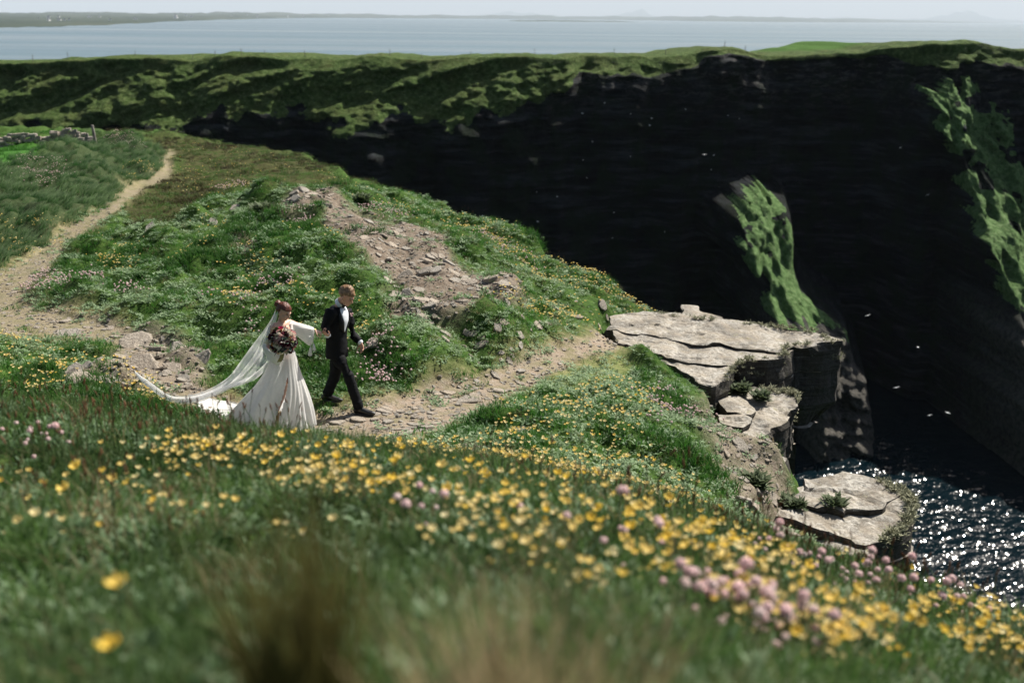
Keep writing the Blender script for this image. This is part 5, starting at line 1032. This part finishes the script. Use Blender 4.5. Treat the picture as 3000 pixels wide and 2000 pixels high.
def sample(n, r0, r1, th=36.0, power=0.0):
    """points on the land between two distances, thinner the farther"""
    t = RNG.random(n); r = r0+(r1-r0)*t if power == 0 else (r0**(power+1)+(r1**(power+1)-r0**(power+1))*t)**(1/(power+1))
    a = np.radians(RNG.uniform(-th, th, n)); x, y = r*np.sin(a), r*np.cos(a); z, Z = ground_h(x, y, True)
    ok = Z['d'] < 0.25; return np.stack([x, y, z], -1)[ok], {k: v[ok] for k, v in Z.items()}
def spin(n, t=0.2): return np.c_[RNG.uniform(-t, t, n), RNG.uniform(-t, t, n), RNG.uniform(0, 6.28, n)]
def withm(me, *mats):
    for m in mats: me.materials.append(m)
    return me
G_MEADOW = plant_mat('meadow_grass', (0.012, 0.060, 0.007), (0.08, 0.18, 0.035), (0.24, 0.30, 0.12), 0.42)
G_LEAF = plant_mat('meadow_leaf', (0.045, 0.12, 0.035), (0.18, 0.27, 0.13), (0.36, 0.43, 0.28), 0.35)
G_LUSH = plant_mat('lush_grass', (0.007, 0.050, 0.005), (0.045, 0.17, 0.018), (0.14, 0.26, 0.06), 0.45)
G_DRY = plant_mat('dry_grass', (0.12, 0.09, 0.04), (0.24, 0.19, 0.10), (0.33, 0.27, 0.16))
G_BANK = plant_mat('bank_grass', (0.014, 0.08, 0.012), (0.07, 0.15, 0.045), (0.30, 0.35, 0.22), 0.42)
G_HEATH = plant_mat('heather', (0.028, 0.018, 0.009), (0.09, 0.12, 0.032), (0.15, 0.15, 0.05), 0.25)
G_FIELD = plant_mat('pasture_grass', (0.025, 0.10, 0.012), (0.05, 0.16, 0.02), (0.07, 0.19, 0.03))
G_NLEAF = plant_mat('near_leaf', (0.018, 0.07, 0.017), (0.10, 0.175, 0.08), (0.25, 0.32, 0.19), 0.35); G_NEAR = plant_mat('near_grass', (0.006, 0.036, 0.005), (0.048, 0.125, 0.022), (0.17, 0.23, 0.085), 0.42)
# foreground meadow
P, Z = sample(12000, 0.55, 9.8, 40); keep = RNG.random(len(P)) > 0.8*np.maximum(Z['earth'], Z['path']); P = P[keep]; n = len(P); rr = np.hypot(P[:, 0], P[:, 1])
nz = fbm(P[:, 0]/0.7, P[:, 1]/0.7, o=3, s=501)
fg = [withm(blades('tuft', 20, 0.15, 0.006, 0.5, 0.07, 3, k), G_NEAR) for k in range(4)]+[withm(rosette('tuft', 18, 0.06, 0.022, k, 1.0, 0.05), G_NLEAF) for k in (5, 6, 7)]+[withm(blades('tuft', 14, 0.2, 0.004, 0.7, 0.06, 3, 9), G_DRY)]
pick = np.where(RNG.random(n) < 0.42+0.3*nz, RNG.integers(4, 7, n), RNG.integers(0, 4, n)); pick = np.where(RNG.random(n) < 0.07, 7, pick)
scatter('meadow_grass', fg, P, spin(n, 0.3), (0.75+0.5*RNG.random(n)+0.35*np.clip(nz, -.6, 1)), pick, np.clip(0.38+1.5*nz+RNG.normal(0, 0.25, n), 0, 1))
SLAB = np.array([on_plane(u_, v_, Z1)[:2] for u_, v_ in UNDER[0][0]])
# turf and tussocks of the middle ground
P, Z = sample(62000, 9.3, 36, 35); bare = np.maximum.reduce([Z['path']*0.97, Z['scree']*0.93, Z['earth']*0.8, Z['wear']*0.62, Z['turf']*0.35]); pn = fbm(P[:, 0]/0.6, P[:, 1]/0.6, o=3, s=511)
keep = RNG.random(len(P)) > np.clip(bare-0.5*np.clip(pn-0.1, 0, 1), 0, 1); keep &= (Z['heath']+Z['bank']+Z['field']) < 0.7; P, Z = P[keep], {k: v[keep] for k, v in Z.items()}; n = len(P)
l1 = fbm(P[:, 0]/1.3, P[:, 1]/1.3, o=3, s=521); l2 = fbm(P[:, 0]/3.5, P[:, 1]/3.5, o=2, s=523); lush = np.clip(0.45+1.5*l1+0.5*l2, 0, 1)*(1-0.6*Z['wear'])*(1-0.75*Z['turf'])*(1-0.65*Z['dry']); rr = np.hypot(P[:, 0], P[:, 1])
mid = [withm(blades('tuft', 22, 0.14, 0.009, 0.75, 0.11, 2, k+20), G_LUSH) for k in range(3)]+[withm(blades('tuft', 26, 0.055, 0.009, 0.9, 0.12, 1, k+30), G_MEADOW) for k in range(2)]+[withm(rosette('tuft', 26, 0.06, 0.026, k, 0.9, 0.10), G_LEAF) for k in (40, 41)]+[withm(blades('tuft', 16, 0.12, 0.006, 0.8, 0.09, 2, 45), G_DRY)]
rnd_ = RNG.random(n); pick = np.where(rnd_ < lush*0.85, RNG.integers(0, 3, n), np.where(RNG.random(n) < 0.55, RNG.integers(3, 5, n), RNG.integers(5, 7, n))); pick = np.where(RNG.random(n) < 0.035+0.05*Z['wear']+0.12*Z['dry'], 7, pick)
scatter('hillside_grass', mid, P, spin(n, 0.35), (0.55+0.5*RNG.random(n)+0.55*lush)*(0.8+0.012*rr)*np.where(seg_dist(SLAB, P[:, 0], P[:, 1], True)[0] < 0.9, 0.4, 1.0), pick, np.clip(0.55-0.8*(lush-0.4)+RNG.normal(0, 0.22, n)+0.5*Z['turf']+0.3*Z['dry'], 0, 1))
# long wind-combed grass of the bank, heather, pasture
P, Z = sample(26000, 18, 66, 36); keep = (Z['bank'] > 0.4); P = P[keep]; n = len(P); nb = fbm(P[:, 0]/2.2, P[:, 1]/3, o=3, s=531)
scatter('bank_grass', [withm(blades('tuft', 24, 0.34, 0.014, 0.25, 0.16, 3, k+50, (0.75, -0.15)), G_BANK) for k in range(3)], P, np.c_[RNG.uniform(-.2, .2, (n, 2)), RNG.uniform(-.4, .4, n)], 0.7+0.4*RNG.random(n)+0.5*np.clip(nb, -.4, 1), RNG.integers(0, 3, n), np.clip(0.45+1.3*nb+RNG.normal(0, .15, n), 0, 1))
P, Z = sample(30000, 24, 70, 30); keep = (Z['heath'] > 0.3) | ((Z['bank'] < 0.3) & (Z['field'] < 0.3) & (Z['path'] < 0.3) & (np.hypot(P[:, 0], P[:, 1]) > 36)); keep &= RNG.random(len(P)) > 0.6*Z['wear']; P = P[keep]; n = len(P); nb = fbm(P[:, 0]/1.4, P[:, 1]/2, o=3, s=541)
scatter('heather', [withm(blades('tuft', 30, 0.11, 0.016, 0.8, 0.16, 1, k+60), G_HEATH) for k in range(3)]+[withm(blades('tuft', 20, 0.13, 0.012, 0.7, 0.15, 2, 66), G_MEADOW)], P, spin(n, 0.3), 0.8+0.5*RNG.random(n)+0.6*np.clip(nb, -.5, 1), np.where(RNG.random(n) < 0.42-0.6*nb, 3, RNG.integers(0, 3, n)), np.clip(0.4-1.2*nb+RNG.normal(0, .2, n), 0, 1))
P, Z = sample(9000, 34, 78, 36); keep = (Z['field'] > 0.4) | ((Z['u'] < 300) & (Z['v'] < 432) & (Z['bank'] < 0.3)); P = P[keep]; n = len(P)
scatter('pasture_grass', [withm(blades('tuft', 26, 0.16, 0.016, 0.5, 0.18, 2, 70), G_FIELD)], P, spin(n, 0.2), 0.9+0.5*RNG.random(n), np.zeros(n), RNG.random(n))
# gravel
gm = withm(stone_mesh(101, 0.3)); gm2 = stone_mesh(102, 0.22)
P, Z = sample(60000, 9.8, 34, 34); keep = RNG.random(len(P)) < np.maximum.reduce([Z['path']*0.55, Z['scree']*0.95, Z['earth']*0.6]); P = P[keep]; n = len(P)
scatter('gravel', [gm, gm2], P+np.array([0, 0, 0.004]), spin(n, 0.4), 0.03+0.09*RNG.random(n)**2.5, RNG.integers(0, 2, n), RNG.random(n))

# ------------------------------------------------------------------ flowers
def pm(name, a, b, tr=0.35):
    m = M(name, 0.6, 0.2); t = m.attr('tint', 'INSTANCER').outputs['Fac']; r = m.n('ShaderNodeObjectInfo').outputs['Random']; f = m.noise(60, m.pos(obj=True)); c = m.mix(m.math('ADD', m.math('MULTIPLY', t, 0.6), m.math('MULTIPLY', r, 0.4)), a, b); m.leafy(m.mix(m.math('MULTIPLY', f, 0.4), c, tuple(x*0.75 for x in a)), tr); return m.m
STEM = plain('flower_stem', (0.06, 0.09, 0.03)); YEL = pm('trefoil_petal', (0.84, 0.58, 0.07), (0.93, 0.86, 0.60)); PNK = pm('thrift_petal', (0.84, 0.58, 0.58), (0.93, 0.82, 0.78)); SEED = pm('seed_head_husk', (0.10, 0.035, 0.018), (0.26, 0.13, 0.06), 0.2)
def stem(h, bend, r=0.0014):
    S = Sh(); S.tube([(0, 0, -0.02), (bend*0.4, 0, h*0.55), (bend, 0, h)], [r*1.3, r, r], 4, caps=False); return S.raw('stem', np.zeros(3)), np.array([bend, 0, h])
def yellow_head(seed, r=0.013):
    rnd = random.Random(seed); V, F = [], []
    for k in range(6):
        a = k*1.05+rnd.uniform(-.2, .2); c, s = math.cos(a), math.sin(a); b = len(V)
        for (t, w, z) in ((0.1, 0.25, 0), (0.6, 0.6, 0.45), (1.0, 0.45, 0.7), (0.85, 0.2, 1.05)): V += [(r*(c*t-s*w*0.6), r*(s*t+c*w*0.6), r*z), (r*(c*t+s*w*0.6), r*(s*t-c*w*0.6), r*z)]
        for i in range(3): F.append([b+2*i, b+2*i+1, b+2*i+3, b+2*i+2])
    return mesh('flower_head', V, F, True)
def pink_head(seed, r=0.012):
    rnd = random.Random(seed); V, F = [], []
    for k in range(26):
        z = 1-1.5*(k+0.5)/26; a = k*2.4; q = math.sqrt(max(0, 1-z*z)); n = np.array([q*math.cos(a), q*math.sin(a), z]); u_ = unit(np.cross(n, (0.3, 0.5, 0.8))); w_ = np.cross(n, u_); b = len(V); c = n*r*rnd.uniform(.8, 1.05)
        V += [c+u_*r*0.38, c+w_*r*0.38+n*r*0.1, c-u_*r*0.38, c-w_*r*0.38+n*r*0.1, c*0.3]; F += [[b, b+1, b+2, b+3], [b, b+1, b+4], [b+2, b+3, b+4]]
    return mesh('flower_head', V, F, True)
def seed_head(seed, r=0.0031):
    S = Sh(); S.tube([(0, 0, -0.004), (0, 0, 0.006), (0.001, 0, 0.018), (0.002, 0, 0.028)], [r*0.6, r*1.05, r, r*0.35], 6); return S.raw('flower_head', np.zeros(3))
KINDS = {'yellow': (yellow_head, YEL, (0.09, 0.13), 0.02), 'pink': (pink_head, PNK, (0.11, 0.17), 0.02), 'seed': (seed_head, SEED, (0.16, 0.26), 0.04)}
def joined(kind, seed, big=1.0):
    fn, m, (h0, h1), bend = KINDS[kind]; rnd = random.Random(seed); st, top = stem(rnd.uniform(h0, h1), rnd.uniform(0, bend), 0.0018); hd = fn(seed); bm = bmesh.new(); bm.from_mesh(st); k = len(bm.verts); nf = len(bm.faces); hd.transform(Matrix.Translation(Vector(top)) @ Matrix.Rotation(rnd.uniform(-.5, .5), 4, 'X') @ Matrix.Scale(big, 4)); bm.from_mesh(hd); bm.faces.ensure_lookup_table()
    for f in bm.faces[nf:]: f.material_index = 1
    me = bpy.data.meshes.new(kind); bm.to_mesh(me); bm.free(); me.materials.append(STEM); me.materials.append(m); return me
def clump(P, n, r):
    """a few neighbours round each point"""
    Q = np.repeat(P, n, 0)+np.c_[RNG.normal(0, r, (len(P)*n, 2)), np.zeros(len(P)*n)]; Q[:, 2] = ground_h(Q[:, 0], Q[:, 1]); return Q[edge_d(Q[:, 0], Q[:, 1]) < 0.2]
def region(lst, ymin=0.9): return np.vstack([hit(*in_px(p, n).T, ymin) for p, n in lst])
FY = [([(480,1350),(900,1320),(1300,1350),(1700,1420),(2100,1520),(2350,1650),(2250,1800),(1900,1720),(1600,1610),(1250,1560),(800,1480),(500,1460)], 330), ([(2500,1800),(2900,1800),(3000,1850),(3000,2000),(2400,2000)], 120), ([(1500,1560),(2400,1740),(2500,1990),(2200,1900)], 60), ([(0,1400),(500,1450),(420,1640),(0,1650)], 18)]
FP = [([(1960,1790),(2100,1800),(2320,1880),(2420,1990),(2280,2000),(1980,1850)], 38), ([(0,1290),(230,1330),(200,1420),(0,1390)], 8), ([(1180,1530),(1320,1540),(1330,1610),(1180,1600)], 4), ([(2100,1610),(2500,1720),(2900,1860),(2700,1850),(2300,1740)], 34), ([(1500,1560),(1900,1640),(2000,1740),(1700,1680)], 6)]
FS = [([(0,1190),(900,1300),(900,1380),(0,1350)], 60), ([(1300,1390),(2200,1600),(2950,1850),(2700,1800),(1900,1560)], 60), ([(0,1380),(700,1380),(600,1700),(0,1700)], 16)]
def individuals(name, kind, lst, labels, cat, group):
    fn, m, (h0, h1), bend = KINDS[kind]; heads = [withm(fn(s), m) for s in range(5)]; stems = []
    for s in range(6): st, top = stem(h0+(h1-h0)*s/5, bend*random.random()); stems.append((withm(st, STEM), top))
    for p, label in [(p, lb) for q, lb in zip(lst, labels) for p in region([q])]:
        e = empty(name, p, label, cat, group+' '+' '.join(label.split()[-3:]), random.uniform(0, 6.28)); e.scale = (s_ := random.uniform(0.8, 1.8),)*3; e.rotation_euler = (random.uniform(-.15, .15), random.uniform(-.15, .15), random.uniform(0, 6.28))
        st, top = random.choice(stems); link('stem', st, None, e); h = link('flower_head', random.choice(heads), None, e); h.location = top; h.rotation_euler = (random.uniform(-.5, .5), random.uniform(-.5, .5), 0)
individuals('yellow_flower', 'yellow', [(p, int(n*0.55)) for p, n in FY], ['blurred yellow flower in the broad yellow band across the meadow', 'blurred yellow flower in the lower corner nearest the sea', 'blurred yellow flower on the slope below the pink thrift', 'blurred yellow flower in the dark grass at the left edge'], 'flower', 'yellow flowers of the near meadow')
individuals('pink_flower', 'pink', FP, ['large blurred pale pink thrift flower low in the meadow', 'blurred pink flower in the grass at the left edge', 'blurred pink flower in the small patch below the yellow band', 'purple pink flower along the meadow rim before the sea', 'blurred pink flower mixed into the yellow band'], 'flower', 'pink flowers of the near meadow')
individuals('seed_head', 'seed', FS, ['thin brown seed head on the meadow crest before the bridal train', 'thin brown seed head along the meadow rim towards the ledges', 'brown seed head in the blurred grass at the left edge'], 'seed head', 'brown seed heads of the near meadow')
for u, v, Y, lab in ((326, 1716, 1.75, 'single large yellow flower head, the upper of two alone at the lower left'), (302, 1897, 1.55, 'single large yellow flower head, the lower of two alone at the lower left')):
    p = at(u, v, Y); g = p.copy(); g[2] = ground_h(np.array([p[0]]), np.array([p[1]]))[0]; e = empty('yellow_flower', g, lab, 'flower'); hh = max(0.08, p[2]-g[2]); st, top = stem(hh, 0.01, 0.0022); link('stem', st, STEM, e); h = link('flower_head', withm(yellow_head(77, 0.021), YEL), None, e); h.location = top
def mass(name, kind, P, big=1.0, smin=0.85, smax=1.3):
    n = len(P); scatter(name, [joined(kind, s+5, big) for s in range(4)], P, np.c_[RNG.uniform(-.25, .25, (n, 2)), RNG.uniform(0, 6.28, n)], RNG.uniform(smin, smax, n), RNG.integers(0, 4, n), RNG.random(n))
near_y = region([(p, n*3) for p, n in FY]+[([(300,1300),(1300,1310),(2200,1500),(2900,1790),(3000,2000),(2300,1990),(1500,1700),(300,1560)], 1100)]); near_y = near_y[fbm(near_y[:, 0]/0.45, near_y[:, 1]/0.45, o=3, s=601) > 0.02]
mid_y = np.vstack([region([([(1450,1250),(1750,1150),(1900,1150),(1960,1260),(1850,1320),(2000,1420),(2120,1540),(1600,1420),(1400,1380)], 620), ([(900,1290),(1500,1330),(1900,1420),(1700,1440),(1100,1360)], 260)], 8.0),
    clump(region([([(0,980),(160,980),(210,1080),(130,1170),(0,1150)], 24), ([(300,1050),(420,1100),(520,1230),(380,1190)], 18), ([(300,745),(400,720),(380,790),(300,800)], 16), ([(600,850),(1100,900),(1050,1000),(620,930)], 22), ([(500,600),(1000,760),(700,900),(500,800)], 18), ([(0,620),(250,660),(100,760),(0,780)], 16), ([(340,480),(470,470),(470,500),(370,530)], 14), ([(650,560),(760,540),(780,560),(680,590)], 9)], 9.6), 9, 0.16),
    clump(region([([(1250,610),(1500,700),(1950,868),(2000,905),(1800,900),(1600,830),(1350,720)], 90), ([(1500,860),(1750,900),(1650,960),(1450,900)], 22), ([(900,480),(1100,560),(1250,650),(1150,640),(980,560)], 20)], 9.6), 9, 0.3), clump(region([([(480,420),(900,450),(850,560),(520,600)], 40)], 20), 4, 0.4)])
mass('yellow_flower_mass', 'yellow', near_y, 1.0, 0.5, 1.4); mass('yellow_hillside_flowers', 'yellow', mid_y, 1.35)
mid_p = np.vstack([clump(region([([(1050,1040),(1150,1050),(1200,1130),(1080,1150)], 16), ([(70,830),(280,835),(260,868),(80,872)], 34), ([(740,825),(870,830),(900,870),(740,850)], 9), ([(560,880),(760,900),(740,1010),(600,960)], 6), ([(640,550),(720,535),(730,560),(640,575)], 14), ([(1080,600),(1200,640),(1180,660),(1070,620)], 14), ([(1400,690),(1600,790),(1560,800),(1400,720)], 14), ([(860,640),(920,640),(910,665),(850,660)], 7), ([(1900,1180),(2080,1230),(2060,1320),(1880,1300)], 12), ([(280,860),(420,850),(420,900),(300,900)], 6)], 9.6), 8, 0.14),
    clump(region([([(300,395),(345,385),(440,445),(400,450)], 44), ([(60,470),(180,500),(190,560),(60,520)], 34)], 24), 9, 0.22)])
mass('pink_hillside_flowers', 'pink', mid_p, 1.15); mass('pink_flower_mass', 'pink', region(FP), 1.0, 0.55, 1.4)
ed = EDGE[10:18]; t_ = RNG.uniform(0, len(ed)-1.001, 260); k_ = t_.astype(int); ep = ed[k_]+(ed[k_+1]-ed[k_])*(t_-k_)[:, None]; ep = ep+np.c_[-RNG.random(260)*1.6, -RNG.random(260)*1.6]; ep = np.c_[ep, ground_h(ep[:, 0], ep[:, 1])]; ep = ep[edge_d(ep[:, 0], ep[:, 1]) < 0.3]
mass('seed_head_mass', 'seed', np.vstack([region([(p, n*3) for p, n in FS]), ep]), 1.2)
# tussocks: tall grass clumps close to the lens, green cushions on the slope and moss cushions on the ledges
def tussock(p, label, n, h, w, mat, spread, lean, seed, cat='grass tussock'):
    o = link('grass_tussock', withm(blades('grass_tussock', n, h, w, lean, spread, 4, seed), mat), None, label=label, cat=cat); o.location = p; return o
G1 = M('tussock_green', 0.6, 0.2); hh = G1.attr('h').outputs['Fac']; G1.leafy(G1.mix(hh, (0.015, 0.03, 0.006), (0.11, 0.095, 0.03)), 0.4); G3 = M('tussock_olive', 0.6, 0.2); hh = G3.attr('h').outputs['Fac']; G3.leafy(G3.mix(hh, (0.05, 0.07, 0.015), (0.26, 0.24, 0.09)), 0.4); G2 = M('tussock_straw', 0.7, 0.2); hh = G2.attr('h').outputs['Fac']; G2.leafy(G2.mix(hh, (0.10, 0.09, 0.04), (0.38, 0.30, 0.17)), 0.4)
for u, v, Y, lab, a in ((900, 2080, 0.98, 'dark green and brown grass tussock blurred at the lower centre', (300, 0.52, 0.006, G1.m, 0.05, 0.18, 1)), (1500, 2150, 0.84, 'pale straw coloured grass clump blurred at the bottom edge', (300, 0.44, 0.008, G2.m, 0.08, 0.30, 2)), (1850, 2150, 0.86, 'olive grass clump blurred beside the straw coloured one', (240, 0.34, 0.007, G3.m, 0.10, 0.35, 3))):
    p = at(u, v, Y); p[2] = ground_h(np.array([p[0]]), np.array([p[1]]))[0]; tussock(p, lab, *a)
CUSH = M('cushion_leaf', 0.7, 0.2); hh = CUSH.attr('h').outputs['Fac']; CUSH.leafy(CUSH.mix(hh, (0.02, 0.04, 0.015), (0.11, 0.14, 0.07)), 0.3)
for u, v, z, s, lab in ((2165, 1152, Z2+0.02, 0.30, 'grey green leafy cushion plant at the back of the middle rock ledge'), (2228, 1172, Z2+0.02, 0.26, 'dark moss cushion on the middle rock ledge near its tip'), (2330, 1490, Z3, 0.2, 'small orange flowered plant cushion in the crack of the nearest ledge'), (2440, 1488, Z3, 0.24, 'green cushion with orange flowers on top of the nearest rock ledge'), (2310, 1400, None, 0.26, 'round grey green cushion plant beside the nearest ledge'), (2210, 1395, None, 0.32, 'leafy cushion plant on the bare ground between the ledges'), (2255, 1455, None, 0.26, 'small leafy cushion plant below the ground between the ledges'), (1965, 893, None, 0.34, 'dark green bush on the turf edge at the back of the large slab'), (770, 610, None, 0.5, 'dark grassy overhang cushion on top of the mound'), (1060, 590, None, 0.4, 'green leafy cushion at the top of the scree')):
    p = hit([u], [v], 9.6)[0] if z is None else on_plane(u, v, z); rnd = random.Random(int(u)); V, F, A = [], [], []
    me = rosette('cushion_plant', 240, 0.16*s/0.3, 0.055*s/0.3, int(u), 1.3, s*0.42); o = link('cushion_plant', withm(me, CUSH.m), None, label=lab, cat='plant'); o.location = p

LICH = plant_mat('lichen', (0.13, 0.13, 0.075), (0.26, 0.26, 0.17), (0.30, 0.30, 0.20), 0.1, 0.9)
rims = [([(1900,918),(2000,922),(2100,935),(2200,945),(2330,962),(2440,980),(2475,992),(2470,1003),(2440,1008),(2310,1014),(2302,1044),(2200,1056),(2152,1074),(2112,1118)], Z1-0.02, 420), ([(2230,1137),(2312,1144),(2338,1155),(2340,1187),(2300,1217),(2240,1262),(2200,1292)], Z2, 260), ([(2480,1386),(2560,1404),(2642,1430),(2674,1460),(2680,1490),(2657,1545),(2604,1580),(2550,1618),(2490,1660)], Z3, 420)]
LP = []
for px, z, n in rims:
    E = np.array([on_plane(u_, v_, z) for u_, v_ in px]); t = RNG.uniform(0, len(E)-1.001, n); k = t.astype(int); q = E[k]+(E[k+1]-E[k])*(t-k)[:, None]; cc = E.mean(0); q[:, :2] += (cc[:2]-q[:, :2])*(RNG.random(n)**2*0.22)[:, None]; q[:, 2] -= np.where(RNG.random(n) < 0.35, RNG.random(n)*0.5, 0.0); keep = noise(q[:, 0]/0.5, q[:, 1]/0.5, s=701) > -0.25; LP.append(q[keep])
LP = np.vstack(LP); n = len(LP)
scatter('lichen_tufts', [withm(rosette('tuft', 26, 0.05, 0.014, 81, 1.4, 0.03), LICH), withm(rosette('tuft', 20, 0.035, 0.014, 82, 1.2, 0.03), LICH)], LP, spin(n, 0.5), RNG.uniform(0.6, 1.5, n), RNG.integers(0, 2, n), RNG.random(n))
